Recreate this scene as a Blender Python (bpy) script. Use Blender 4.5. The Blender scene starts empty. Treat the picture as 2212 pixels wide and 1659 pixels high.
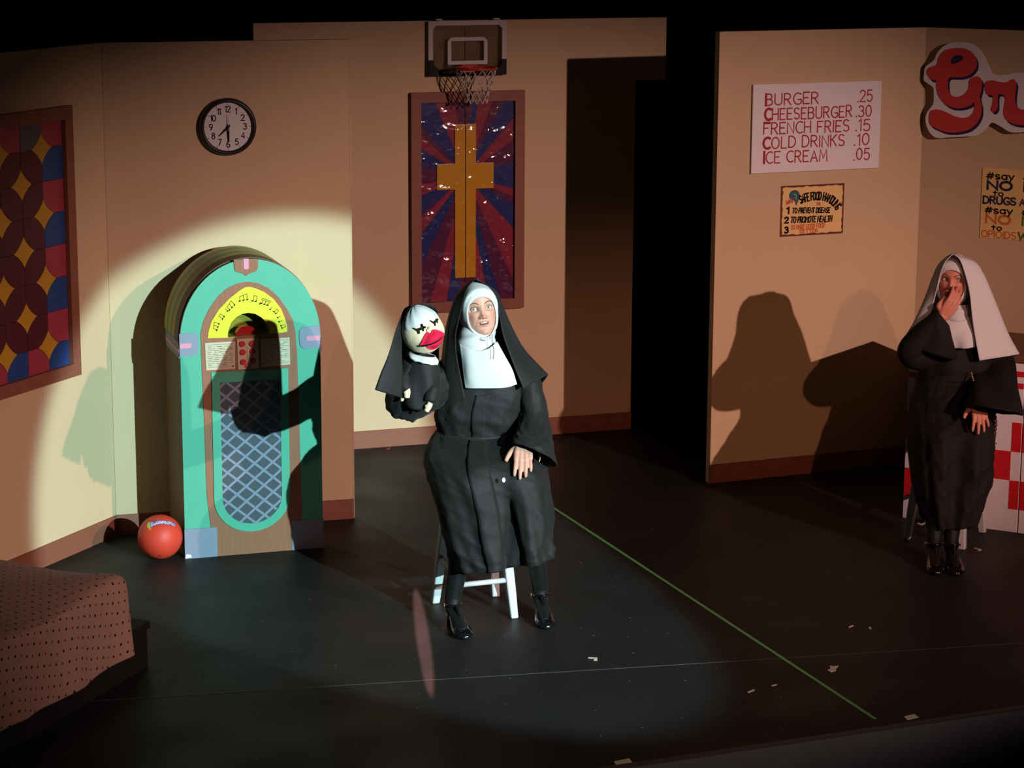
import bpy, bmesh, math, random
import numpy as np
from mathutils import Vector, Matrix
from math import sin, cos, pi, radians, hypot, atan2, sqrt

SC = bpy.context.scene
COL = SC.collection
rng = random.Random(7)

# ------------------------------------------------------------------ camera
FPX, PITCH, ROLL, CH = 5067.7, 0.2091897, 0.00452951, 3.18325
W, H = 2212, 1659
cd = bpy.data.cameras.new('camera'); cam = bpy.data.objects.new('camera', cd); COL.objects.link(cam)
cd.sensor_width = 36; cd.lens = 36 * FPX / W; cd.clip_end = 200
fw = Vector((0, cos(PITCH), -sin(PITCH))); up0 = Vector((0, sin(PITCH), cos(PITCH))); rt0 = Vector((1, 0, 0))
rt = rt0 * cos(ROLL) + up0 * sin(ROLL); up = up0 * cos(ROLL) - rt0 * sin(ROLL)
M = Matrix((rt, up, -fw)).transposed().to_4x4(); M.translation = Vector((0, 0, CH)); cam.matrix_world = M
SC.camera = cam

# ------------------------------------------------------------------ world, lamps, exposure
wd = bpy.data.worlds.new('dark_house'); SC.world = wd; wd.use_nodes = True
wd.node_tree.nodes['Background'].inputs[0].default_value = (0.5, 0.42, 0.55, 1)
wd.node_tree.nodes['Background'].inputs[1].default_value = 0.004
SC.view_settings.view_transform = 'Standard'; SC.view_settings.look = 'None'
SC.view_settings.exposure = 0; SC.view_settings.gamma = 1; SC.view_settings.use_curve_mapping = False

def spot(name, loc, aim, power, color, size_deg, blend, radius, sx=1.0, sy=1.0, roll=0.0):
    l = bpy.data.lights.new(name, 'SPOT'); o = bpy.data.objects.new(name, l); COL.objects.link(o)
    l.energy = power; l.color = color; l.spot_size = radians(size_deg); l.spot_blend = blend; l.shadow_soft_size = radius
    o.location = loc
    d = Vector(aim) - Vector(loc)
    o.rotation_euler = (d.to_track_quat('-Z', 'Y').to_matrix() @ Matrix.Rotation(radians(roll), 3, 'Z')).to_euler(); o.scale = (sx, sy, 1)
    return o
S0 = Vector((5.9, -0.4, 3.88)); S1 = Vector((-0.72, 10.8, 0.41))
spot('follow_spot', S0, S1, 10600, (0.60, 1.0, 1.06), 11.55, 0.19, 0.04)
spot('amber_front_lamp', (8.0, 1.8, 4.55), (-0.4, 11.9, 0.5), 3750, (1.0, 0.60, 0.54), 20, 0.85, 0.05, sx=1.95, roll=8)
spot('amber_house_lamp', (3.9, -0.1, 4.8), (1.9, 12.0, 0.2), 880, (1.0, 0.42, 0.28), 15, 0.9, 0.05, sx=2.4)
spot('pink_streak_helper', (-0.80, 14.7, 4.3), (-0.385, 9.75, 0.0), 950, (1.0, 0.45, 0.42), 9.0, 0.3, 0.01, sx=0.058)  # added lamp with no known source, lays the pink streak on the floor

# ------------------------------------------------------------------ helpers
def at(px, py, y):
    """pixel of the photograph at depth y -> point in the place"""
    a, b = px - W / 2, py - H / 2
    a, b = a * cos(ROLL) + b * sin(ROLL), -a * sin(ROLL) + b * cos(ROLL)
    d = rt0 * a - up0 * b + fw * FPX
    return Vector((0, 0, CH)) + d * (y / d.y)
A_ = np.asarray

def mat(name, color, rough=0.6, spec=0.5, noise=0.0, nscale=20.0, bump=0.0, bscale=80.0, metal=0.0, sheen=0.0, coat=0.0, stretch=None, sss=0.0):
    m = bpy.data.materials.new(name); m.use_nodes = True
    nt = m.node_tree; b = nt.nodes['Principled BSDF']
    c = tuple(color[:3]) + (1,)
    b.inputs['Base Color'].default_value = c; b.inputs['Roughness'].default_value = rough
    b.inputs['Specular IOR Level'].default_value = spec; b.inputs['Metallic'].default_value = metal
    b.inputs['Coat Weight'].default_value = coat; b.inputs['Coat Roughness'].default_value = 0.1
    if sheen: b.inputs['Sheen Weight'].default_value = sheen
    if sss:
        b.inputs['Subsurface Weight'].default_value = sss; b.inputs['Subsurface Radius'].default_value = (0.01, 0.004, 0.002); b.inputs['Subsurface Scale'].default_value = 0.6
    if noise or bump:
        tc = nt.nodes.new('ShaderNodeTexCoord'); mp = nt.nodes.new('ShaderNodeMapping')
        nt.links.new(tc.outputs['Object'], mp.inputs[0])
        if stretch: mp.inputs['Scale'].default_value = stretch
        if noise:
            n = nt.nodes.new('ShaderNodeTexNoise'); n.inputs['Scale'].default_value = nscale; n.inputs['Detail'].default_value = 4
            nt.links.new(mp.outputs[0], n.inputs[0])
            mx = nt.nodes.new('ShaderNodeMix'); mx.data_type = 'RGBA'
            mx.inputs[6].default_value = tuple(max(0, x * (1 - noise)) for x in c[:3]) + (1,)
            mx.inputs[7].default_value = tuple(min(1, x * (1 + noise)) for x in c[:3]) + (1,)
            nt.links.new(n.outputs[0], mx.inputs[0]); nt.links.new(mx.outputs[2], b.inputs['Base Color'])
        if bump:
            n2 = nt.nodes.new('ShaderNodeTexNoise'); n2.inputs['Scale'].default_value = bscale; n2.inputs['Detail'].default_value = 3
            nt.links.new(mp.outputs[0], n2.inputs[0])
            bp = nt.nodes.new('ShaderNodeBump'); bp.inputs['Strength'].default_value = bump; bp.inputs['Distance'].default_value = 0.01
            nt.links.new(n2.outputs[0], bp.inputs['Height']); nt.links.new(bp.outputs[0], b.inputs['Normal'])
    return m

MT = {}
def mm(name, *a, **k):
    MT[name] = mat(name, *a, **k); return MT[name]
mm('flat_paint', (0.60, 0.44, 0.265), 0.75, 0.25, noise=0.05, nscale=2.5, bump=0.06, bscale=120)
mm('board_paint', (0.24, 0.083, 0.048), 0.55, 0.35, noise=0.25, nscale=9, stretch=(1.5, 1, 14))
mm('dark_edge', (0.02, 0.014, 0.01), 0.8)
mm('black_drape', (0.006, 0.006, 0.008), 0.95, 0.1)
mm('black_paint', (0.007, 0.007, 0.007), 0.7, 0.3)
mm('fascia', (0.10, 0.12, 0.13), 0.5, 0.4, noise=0.2, nscale=5)
mm('teal', (0.065, 0.37, 0.235), 0.5, 0.4, noise=0.07, nscale=6, bump=0.05)
mm('jbrown', (0.29, 0.115, 0.06), 0.6, 0.3, noise=0.2, nscale=10, stretch=(8, 1, 0.7))
mm('yellow', (0.66, 0.58, 0.003), 0.5, 0.4, noise=0.05, nscale=8)
mm('olive', (0.20, 0.20, 0.012), 0.7, 0.2)
mm('greyblue', (0.20, 0.235, 0.31), 0.55, 0.4, noise=0.08, nscale=8)
mm('pink', (0.66, 0.25, 0.36), 0.5, 0.4)
mm('cream', (0.54, 0.48, 0.33), 0.6, 0.3)
mm('redpaint', (0.55, 0.025, 0.02), 0.4, 0.4)
mm('redshine', (0.50, 0.02, 0.02), 0.15, 0.6, coat=0.6)
mm('grilledark', (0.045, 0.060, 0.075), 0.5, 0.4)
mm('ink', (0.012, 0.010, 0.010), 0.8, 0.1)
mm('stripe_y', (0.44, 0.32, 0.05), 0.55, 0.3, noise=0.1)
mm('stripe_g', (0.13, 0.26, 0.11), 0.55, 0.3, noise=0.1)
mm('stripe_b', (0.13, 0.075, 0.03), 0.6, 0.3, noise=0.1)
mm('rubber', (0.62, 0.05, 0.025), 0.5, 0.35, noise=0.08, nscale=14, bump=0.12, bscale=260)
mm('white', (0.80, 0.78, 0.76), 0.5, 0.4)
mm('whitepaint', (0.52, 0.53, 0.53), 0.4, 0.5, noise=0.04)
mm('board_white', (0.78, 0.74, 0.74), 0.55, 0.35, noise=0.03)
mm('checkred', (0.62, 0.012, 0.02), 0.45, 0.4)
mm('menured', (0.42, 0.03, 0.035), 0.7, 0.2, noise=0.3, nscale=30)
mm('signred', (0.60, 0.055, 0.05), 0.5, 0.35, noise=0.06)
mm('signnavy', (0.03, 0.02, 0.08), 0.6, 0.3)
mm('counter_top', (0.16, 0.06, 0.035), 0.5, 0.4, noise=0.2)
mm('poster', (0.80, 0.53, 0.20), 0.65, 0.25, noise=0.12, nscale=8)
mm('poster_border', (0.12, 0.022, 0.012), 0.7)
mm('ink_teal', (0.01, 0.10, 0.13), 0.7)
mm('ink_red', (0.45, 0.03, 0.05), 0.7)
mm('ink_orange', (0.60, 0.13, 0.03), 0.7)
mm('ink_green', (0.05, 0.16, 0.02), 0.7)
mm('ink_purple', (0.10, 0.01, 0.06), 0.7)
mm('ink_navy', (0.012, 0.02, 0.05), 0.7)
mm('clockface', (0.72, 0.70, 0.70), 0.5, 0.4)
mm('clockrim', (0.012, 0.011, 0.011), 0.35, 0.5)
mm('greyhand', (0.45, 0.38, 0.37), 0.5)
for n, c in dict(pane_blue=(0.016, 0.026, 0.16), pane_red=(0.27, 0.022, 0.05), pane_purple=(0.10, 0.010, 0.06), pane_gold=(0.62, 0.30, 0.012)).items():
    mm(n, c, 0.22, 0.5, bump=0.22, bscale=11, coat=0.0)
for n, c in dict(tile_blue=(0.02, 0.06, 0.22), tile_red=(0.34, 0.04, 0.06), tile_purple=(0.085, 0.012, 0.025), tile_gold=(0.52, 0.27, 0.02), tile_grey=(0.09, 0.08, 0.10)).items():
    mm(n, c, 0.5, 0.4, noise=0.1, nscale=12)
mm('glass_edge', (0.02, 0.02, 0.02), 0.5)
mm('hoop_white', (0.55, 0.52, 0.50), 0.5, 0.4)
mm('hoop_red', (0.50, 0.04, 0.02), 0.4, 0.5)
mm('net', (0.70, 0.66, 0.60), 0.8, 0.2)
mm('habit', (0.0105, 0.0096, 0.0098), 0.7, 0.3, noise=0.15, nscale=30, bump=0.35, bscale=11, sheen=0.03)
mm('habit2', (0.008, 0.0075, 0.008), 0.8, 0.25, bump=0.3, bscale=11)
mm('linen', (0.57, 0.58, 0.57), 0.8, 0.2, bump=0.12, bscale=25)
mm('linen_shade', (0.60, 0.58, 0.56), 0.85, 0.2, bump=0.12, bscale=25)
mm('stocking', (0.0045, 0.0042, 0.0042), 0.6, 0.3, sheen=0.03)
mm('patent', (0.006, 0.006, 0.007), 0.12, 0.6, coat=0.8)
mm('gold', (0.75, 0.50, 0.15), 0.3, 0.5, metal=1.0)
mm('skin', (0.56, 0.295, 0.215), 0.5, 0.35, noise=0.06, nscale=25, sss=0.08)
mm('cheek', (0.60, 0.29, 0.215), 0.5, 0.35, noise=0.06, nscale=25, sss=0.08)
mm('lip', (0.50, 0.17, 0.15), 0.4, 0.4)
mm('mouth', (0.08, 0.02, 0.02), 0.6)
mm('teeth', (0.52, 0.45, 0.39), 0.35)
mm('eyewhite', (0.50, 0.47, 0.44), 0.25, 0.5)
mm('iris', (0.14, 0.15, 0.10), 0.25, 0.5)
mm('iris_dark', (0.05, 0.03, 0.02), 0.25, 0.5)
mm('pupil', (0.006, 0.006, 0.006), 0.15, 0.6)
mm('brow', (0.16, 0.075, 0.045), 0.8, 0.2)
mm('lash', (0.05, 0.025, 0.02), 0.8, 0.2)
mm('skin2', (0.56, 0.22, 0.15), 0.5, 0.35, noise=0.06, nscale=25, sss=0.08)
mm('puppet_skin', (0.76, 0.60, 0.40), 0.85, 0.15, noise=0.05, nscale=30, bump=0.2, bscale=60)
mm('felt_red', (0.66, 0.015, 0.055), 0.9, 0.1, bump=0.1, bscale=200)
mm('felt_black', (0.012, 0.011, 0.010), 0.9, 0.1)
mm('tape_green', (0.13, 0.45, 0.13), 0.5, 0.3)
mm('paper', (0.62, 0.55, 0.45), 0.8, 0.2)
mm('paper_glow', (0.72, 0.78, 0.50), 0.8, 0.2)
mm('ball_blue', (0.03, 0.03, 0.22), 0.5)
mm('ball_yellow', (0.75, 0.50, 0.03), 0.5)
mm('ball_green', (0.30, 0.55, 0.10), 0.5)
mm('ball_white', (0.70, 0.68, 0.74), 0.5)
mm('bead', (0.05, 0.028, 0.02), 0.3, 0.5)
mm('chain', (0.35, 0.22, 0.12), 0.35, 0.5, metal=0.6)
mm('seam', (0.05, 0.05, 0.048), 0.5, 0.4)

def add_face_tint(m, lip, blush):
    nt = m.node_tree; b = nt.nodes['Principled BSDF']; src = b.inputs['Base Color'].links[0].from_socket
    for at_n, c in (('blush', blush), ('lip', lip)):
        a = nt.nodes.new('ShaderNodeAttribute'); a.attribute_name = at_n
        x = nt.nodes.new('ShaderNodeMix'); x.data_type = 'RGBA'; x.inputs[7].default_value = tuple(c) + (1,)
        nt.links.new(a.outputs['Fac'], x.inputs[0]); nt.links.new(src, x.inputs[6]); src = x.outputs[2]
    nt.links.new(src, b.inputs['Base Color'])
add_face_tint(MT['skin'], (0.50, 0.20, 0.165), (0.58, 0.22, 0.165)); add_face_tint(MT['skin2'], (0.42, 0.10, 0.08), (0.52, 0.16, 0.11))

# floor: scuffed black vinyl
def floor_mat():
    m = mat('black_vinyl', (0.02, 0.02, 0.02), 0.45, 0.14); nt = m.node_tree; b = nt.nodes['Principled BSDF']
    tc = nt.nodes.new('ShaderNodeTexCoord')
    def noise(scale, sc=(1, 1, 1), detail=5, rot=0):
        mp = nt.nodes.new('ShaderNodeMapping'); mp.inputs['Scale'].default_value = sc; mp.inputs['Rotation'].default_value = (0, 0, rot)
        n = nt.nodes.new('ShaderNodeTexNoise'); n.inputs['Scale'].default_value = scale; n.inputs['Detail'].default_value = detail
        nt.links.new(tc.outputs['Object'], mp.inputs[0]); nt.links.new(mp.outputs[0], n.inputs[0]); return n
    def ramp(src, a, bb, c0, c1):
        r = nt.nodes.new('ShaderNodeValToRGB'); r.color_ramp.elements[0].position = a; r.color_ramp.elements[1].position = bb
        r.color_ramp.elements[0].color = c0; r.color_ramp.elements[1].color = c1
        nt.links.new(src.outputs[0], r.inputs[0]); return r
    n1 = noise(1.6); r1 = ramp(n1, 0.3, 0.7, (0.013, 0.0135, 0.0125, 1), (0.019, 0.019, 0.0175, 1))
    n2 = noise(9, (1, 14, 1), 3, 0.18); r2 = ramp(n2, 0.64, 0.72, (0, 0, 0, 1), (0.6, 0.6, 0.6, 1))
    mx = nt.nodes.new('ShaderNodeMix'); mx.data_type = 'RGBA'; mx.inputs[7].default_value = (0.04, 0.04, 0.037, 1)
    vo = nt.nodes.new('ShaderNodeTexVoronoi'); vo.voronoi_dimensions = '2D'; vo.inputs['Scale'].default_value = 5.5; nt.links.new(tc.outputs['Object'], vo.inputs['Vector'])
    sp = nt.nodes.new('ShaderNodeSeparateColor'); nt.links.new(vo.outputs['Color'], sp.inputs[0])
    rd = nt.nodes.new('ShaderNodeMath'); rd.operation = 'MULTIPLY'; rd.inputs[1].default_value = .024; nt.links.new(sp.outputs[0], rd.inputs[0])
    lt = nt.nodes.new('ShaderNodeMath'); lt.operation = 'LESS_THAN'; nt.links.new(vo.outputs['Distance'], lt.inputs[0]); nt.links.new(rd.outputs[0], lt.inputs[1])
    mx2 = nt.nodes.new('ShaderNodeMix'); mx2.data_type = 'RGBA'; mx2.inputs[7].default_value = (0.16, 0.16, 0.15, 1)
    nt.links.new(r2.outputs[0], mx.inputs[0]); nt.links.new(r1.outputs[0], mx.inputs[6]); nt.links.new(mx.outputs[2], mx2.inputs[6]); nt.links.new(lt.outputs[0], mx2.inputs[0]); nt.links.new(mx2.outputs[2], b.inputs['Base Color'])
    n3 = noise(2.4, (1, 1, 1), 6); r3 = ramp(n3, 0.3, 0.75, (0.46, 0.46, 0.46, 1), (0.62, 0.62, 0.62, 1))
    nt.links.new(r3.outputs[0], b.inputs['Roughness'])
    n4 = noise(30, (1, 1, 1), 4); bp = nt.nodes.new('ShaderNodeBump'); bp.inputs['Strength'].default_value = 0.05; bp.inputs['Distance'].default_value = 0.004
    nt.links.new(n4.outputs[0], bp.inputs['Height']); nt.links.new(bp.outputs[0], b.inputs['Normal'])
    return m
MT['floor'] = floor_mat()

def clear_mat():
    m = mat('clear_plastic', (0.9, 0.88, 0.86), 0.1, 0.5); b = m.node_tree.nodes['Principled BSDF']
    b.inputs['Transmission Weight'].default_value = 1.0; b.inputs['IOR'].default_value = 1.05; b.inputs['Roughness'].default_value = 0.03
    return m
MT['clear'] = clear_mat()

def film_mat():
    m = bpy.data.materials.new('crinkled_film'); m.use_nodes = True; nt = m.node_tree; nt.nodes.remove(nt.nodes['Principled BSDF']); out = nt.nodes['Material Output']
    t = nt.nodes.new('ShaderNodeBsdfTransparent'); g = nt.nodes.new('ShaderNodeBsdfGlossy'); g.inputs['Roughness'].default_value = .09; mx = nt.nodes.new('ShaderNodeMixShader'); mx.inputs[0].default_value = .075
    tc = nt.nodes.new('ShaderNodeTexCoord'); n = nt.nodes.new('ShaderNodeTexNoise'); n.inputs['Scale'].default_value = 10; n.inputs['Detail'].default_value = 2; n.inputs['Distortion'].default_value = .5
    bp = nt.nodes.new('ShaderNodeBump'); bp.inputs['Strength'].default_value = 1; bp.inputs['Distance'].default_value = .016
    nt.links.new(tc.outputs['Object'], n.inputs[0]); nt.links.new(n.outputs[0], bp.inputs['Height']); nt.links.new(bp.outputs[0], g.inputs['Normal'])
    nt.links.new(t.outputs[0], mx.inputs[1]); nt.links.new(g.outputs[0], mx.inputs[2]); nt.links.new(mx.outputs[0], out.inputs[0]); return m
MT['film'] = film_mat()

def spread_mat():
    m = mat('dotted_cotton', (0.30, 0.18, 0.13), 0.9, 0.15, sheen=0.1); nt = m.node_tree; b = nt.nodes['Principled BSDF']
    uv = nt.nodes.new('ShaderNodeTexCoord')
    def dots(off, rad):
        mp = nt.nodes.new('ShaderNodeMapping'); mp.inputs['Location'].default_value = off
        mp.inputs['Scale'].default_value = (1 / 0.061, 1 / 0.061, 1); mp.inputs['Rotation'].default_value = (0, 0, 0.55)
        v = nt.nodes.new('ShaderNodeTexVoronoi'); v.inputs['Scale'].default_value = 1; v.inputs['Randomness'].default_value = 0.10; v.voronoi_dimensions = '2D'
        nt.links.new(uv.outputs['UV'], mp.inputs[0]); nt.links.new(mp.outputs[0], v.inputs['Vector'])
        c = nt.nodes.new('ShaderNodeMath'); c.operation = 'LESS_THAN'; c.inputs[1].default_value = rad
        nt.links.new(v.outputs['Distance'], c.inputs[0]); return c
    d1 = dots((0, 0, 0), 0.100); d2 = dots((0.5, 0.5, 0), 0.088)
    n = nt.nodes.new('ShaderNodeTexNoise'); n.inputs['Scale'].default_value = 3; nt.links.new(uv.outputs['UV'], n.inputs[0])
    m0 = nt.nodes.new('ShaderNodeMix'); m0.data_type = 'RGBA'; m0.inputs[6].default_value = (0.33, 0.205, 0.15, 1); m0.inputs[7].default_value = (0.42, 0.27, 0.20, 1); nt.links.new(n.outputs[0], m0.inputs[0])
    m1 = nt.nodes.new('ShaderNodeMix'); m1.data_type = 'RGBA'; m1.inputs[7].default_value = (0.11, 0.045, 0.03, 1)
    nt.links.new(d2.outputs[0], m1.inputs[0]); nt.links.new(m0.outputs[2], m1.inputs[6])
    m2 = nt.nodes.new('ShaderNodeMix'); m2.data_type = 'RGBA'; m2.inputs[7].default_value = (0.008, 0.006, 0.006, 1)
    nt.links.new(d1.outputs[0], m2.inputs[0]); nt.links.new(m1.outputs[2], m2.inputs[6]); nt.links.new(m2.outputs[2], b.inputs['Base Color'])
    return m
MT['spread'] = spread_mat()

# ---- scene graph helpers
def thing(name, label, cat, loc, rotz=0.0, group=None):
    o = bpy.data.objects.new(name, None); COL.objects.link(o); o.empty_display_size = 0.1
    o.location = loc; o.rotation_euler = (0, 0, rotz); o['label'] = label; o['category'] = cat
    if group: o['group'] = group
    return o
def tag(o, label, cat, group=None):
    o['label'] = label; o['category'] = cat
    if group: o['group'] = group
    return o
def mesh(name, V, F, m, parent=None, smooth=True, midx=None, world=True, uv=None):
    """world=True: V are points of the place; they are stored relative to the (unrotated) parent"""
    V = [Vector(v) for v in V]
    if parent is not None and world:
        off = parent.location.copy(); p = parent.parent
        while p is not None: off = off + p.location; p = p.parent
        V = [v - off for v in V]
    me = bpy.data.meshes.new(name); me.from_pydata([tuple(v) for v in V], [], [tuple(int(i) for i in f) for f in F])
    ms = m if isinstance(m, (list, tuple)) else [m]
    for x in ms: me.materials.append(MT[x] if isinstance(x, str) else x)
    if midx is not None: me.polygons.foreach_set('material_index', [int(i) for i in midx])
    me.polygons.foreach_set('use_smooth', [smooth] * len(me.polygons))
    if uv is not None:
        l = me.uv_layers.new(name='uv'); vi = [0] * len(me.loops); me.loops.foreach_get('vertex_index', vi)
        l.data.foreach_set('uv', [c for i in vi for c in uv[i]])
    me.validate(); me.update()
    o = bpy.data.objects.new(name, me); COL.objects.link(o)
    if parent is not None: o.parent = parent
    return o
def loc(*a, **k):
    k['world'] = False; return mesh(*a, **k)
class MB:
    """collects pieces into one mesh"""
    def __init__(s): s.V = []; s.F = []; s.I = []
    def add(s, VF, mi=0):
        n = len(s.V); V, F = VF; s.V += [Vector(v) for v in V]; s.F += [tuple(i + n for i in f) for f in F]; s.I += [mi] * len(F); return s
    def build(s, name, m, parent=None, smooth=False, world=False): return mesh(name, s.V, s.F, m, parent, smooth, s.I, world)
def box(x0, x1, y0, y1, z0, z1):
    V = [(x, y, z) for x in (x0, x1) for y in (y0, y1) for z in (z0, z1)]
    return V, [(0, 1, 3, 2), (4, 6, 7, 5), (0, 4, 5, 1), (2, 3, 7, 6), (0, 2, 6, 4), (1, 5, 7, 3)]
def bevbox(x0, x1, y0, y1, z0, z1, b=0.004):
    bm = bmesh.new(); V, F = box(x0, x1, y0, y1, z0, z1); vs = [bm.verts.new(v) for v in V]
    for f in F: bm.faces.new([vs[i] for i in f])
    bmesh.ops.bevel(bm, geom=list(bm.edges), offset=b, segments=2, affect='EDGES', profile=0.5)
    bm.verts.index_update(); r = ([v.co.copy() for v in bm.verts], [tuple(v.index for v in f.verts) for f in bm.faces]); bm.free(); return r
def area2(P): return sum(P[i][0] * P[(i + 1) % len(P)][1] - P[(i + 1) % len(P)][0] * P[i][1] for i in range(len(P))) / 2
def prism(P, y0, y1):
    """polygon (x,z) extruded from y0 (front) to y1"""
    P = list(P)
    if area2(P) < 0: P = P[::-1]
    n = len(P); V = [(p[0], y0, p[1]) for p in P] + [(p[0], y1, p[1]) for p in P]
    F = [tuple(range(n)), tuple(range(2 * n - 1, n - 1, -1))]
    F += [(i, i + n, (i + 1) % n + n, (i + 1) % n) for i in range(n)]
    return V, F
def ringprism(P, Q, y0, y1):
    """band between outline P and inner outline Q of the same count"""
    n = len(P); V = [(p[0], y0, p[1]) for p in P] + [(p[0], y0, p[1]) for p in Q] + [(p[0], y1, p[1]) for p in P] + [(p[0], y1, p[1]) for p in Q]
    F = []
    for i in range(n):
        j = (i + 1) % n
        F += [(i, j, n + j, n + i), (2 * n + i, 3 * n + i, 3 * n + j, 2 * n + j), (i, 2 * n + i, 2 * n + j, j), (n + i, n + j, 3 * n + j, 3 * n + i)]
    return V, F
def tubeVF(path, rad, n=12, cap=True, closed=False):
    P = [Vector(p) for p in path]; k = len(P); R = rad if isinstance(rad, (list, tuple)) else [rad] * k
    T = []
    for i in range(k):
        a = P[(i - 1) % k] if (closed or i > 0) else P[i]; b = P[(i + 1) % k] if (closed or i < k - 1) else P[i]
        d = b - a; T.append(d.normalized() if d.length > 1e-9 else Vector((0, 0, 1)))
    u = T[0].orthogonal().normalized(); V = []; F = []
    for i in range(k):
        u = (u - T[i] * u.dot(T[i])); u = u.normalized() if u.length > 1e-6 else T[i].orthogonal().normalized()
        w = T[i].cross(u)
        V += [P[i] + (u * cos(2 * pi * j / n) + w * sin(2 * pi * j / n)) * R[i] for j in range(n)]
    for i in range(k if closed else k - 1):
        for j in range(n):
            a = i * n; b = ((i + 1) % k) * n
            F.append((a + j, a + (j + 1) % n, b + (j + 1) % n, b + j))
    if cap and not closed: F += [tuple(range(n - 1, -1, -1)), tuple((k - 1) * n + j for j in range(n))]
    return V, F
def catm(P, m):
    """Catmull-Rom resampling of the control points P (k x 3) to m samples"""
    P = A_(P, float); k = len(P); E = np.vstack([2 * P[0] - P[1], P, 2 * P[-1] - P[-2]])
    t = np.linspace(0, k - 1, m); i = np.minimum(t.astype(int), k - 2); f = (t - i)[:, None]
    p0, p1, p2, p3 = E[i], E[i + 1], E[i + 2], E[i + 3]
    return 0.5 * (2 * p1 + (p2 - p0) * f + (2 * p0 - 5 * p1 + 4 * p2 - p3) * f ** 2 + (3 * p1 - p0 - 3 * p2 + p3) * f ** 3)
def gridF(nv, nu, closed=False):
    F = []
    for i in range(nv - 1):
        for j in range(nu if closed else nu - 1):
            F.append((i * nu + j, i * nu + (j + 1) % nu, (i + 1) * nu + (j + 1) % nu, (i + 1) * nu + j))
    return F
def grid_normals(G, closed):
    du = (np.roll(G, -1, 1) - np.roll(G, 1, 1)) if closed else np.gradient(G, axis=1)
    dv = np.gradient(G, axis=0); n = np.cross(du, dv); l = np.linalg.norm(n, axis=2, keepdims=True); return n / np.maximum(l, 1e-9)
def patch(net, nv, nu, fold=None):
    """net: rows of control points -> smooth cloth grid"""
    rows = np.stack([catm(r, nu) for r in net])            # R x nu x 3
    G = np.stack([catm(rows[:, j], nv) for j in range(nu)], 1)
    if fold is not None:
        N = grid_normals(G, False); u = np.linspace(0, 1, nu)[None, :]; v = np.linspace(0, 1, nv)[:, None]
        G = G + N * fold(u, v)[..., None]
    return G
def loft(rings, nv, fold=None):
    """rings: closed loops with the same count -> smooth tube grid"""
    R = A_(rings, float)
    G = np.stack([catm(R[:, j], nv) for j in range(R.shape[1])], 1)
    if fold is not None:
        N = grid_normals(G, True); u = np.linspace(0, 1, R.shape[1], endpoint=False)[None, :]; v = np.linspace(0, 1, nv)[:, None]
        G = G + N * fold(u, v)[..., None]
    return G
def cloth(name, G, m, parent, closed=False, thick=0.004, cap=False, sub=0):
    nv, nu = G.shape[:2]; F = gridF(nv, nu, closed)
    if cap: F += [tuple(range(nu))[::-1], tuple((nv - 1) * nu + j for j in range(nu))]
    o = mesh(name, [Vector(p) for p in G.reshape(-1, 3)], F, m, parent)
    if thick:
        s = o.modifiers.new('thickness', 'SOLIDIFY'); s.thickness = thick; s.offset = 0
    return o
def wrinkle(u, v, amp, seed, n=7, fu=5, fv=5):
    """soft irregular creases in cloth coordinates"""
    r_ = random.Random(seed); t = 0 * u + 0 * v
    for _ in range(n):
        a, b_, ph_ = r_.randint(1, fu), r_.uniform(-fv, fv), r_.uniform(0, 6.28)
        w = np.sin(2 * pi * (a * u + b_ * v) + ph_ + 1.3 * np.sin(2 * pi * (u + v * r_.uniform(.5, 1.5)) + ph_)); t = t + (1 - np.abs(w)) ** 2.2
    return amp * (t / n - .3) * 2
def oval(c, a, b, n=32, ph=0.0, p=1.0):
    c, a, b = A_(c, float), A_(a, float), A_(b, float); t = np.linspace(0, 2 * pi, n, endpoint=False) + ph
    ct, st = np.cos(t), np.sin(t)
    ct = np.sign(ct) * np.abs(ct) ** p; st = np.sign(st) * np.abs(st) ** p
    return c + ct[:, None] * a + st[:, None] * b
def pxring(L, R, y, ry, n=40, tilt=0.0, p=1.0):
    """closed loop whose outer edges fall at the two given points at depth y; angle 0 = right side, 90 = towards the stalls"""
    l, r = at(*L, y), at(*R, y); c = (l + r) / 2; a = (r - l) / 2
    return oval(c, a, (0, -ry, tilt), n, p=p)

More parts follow.
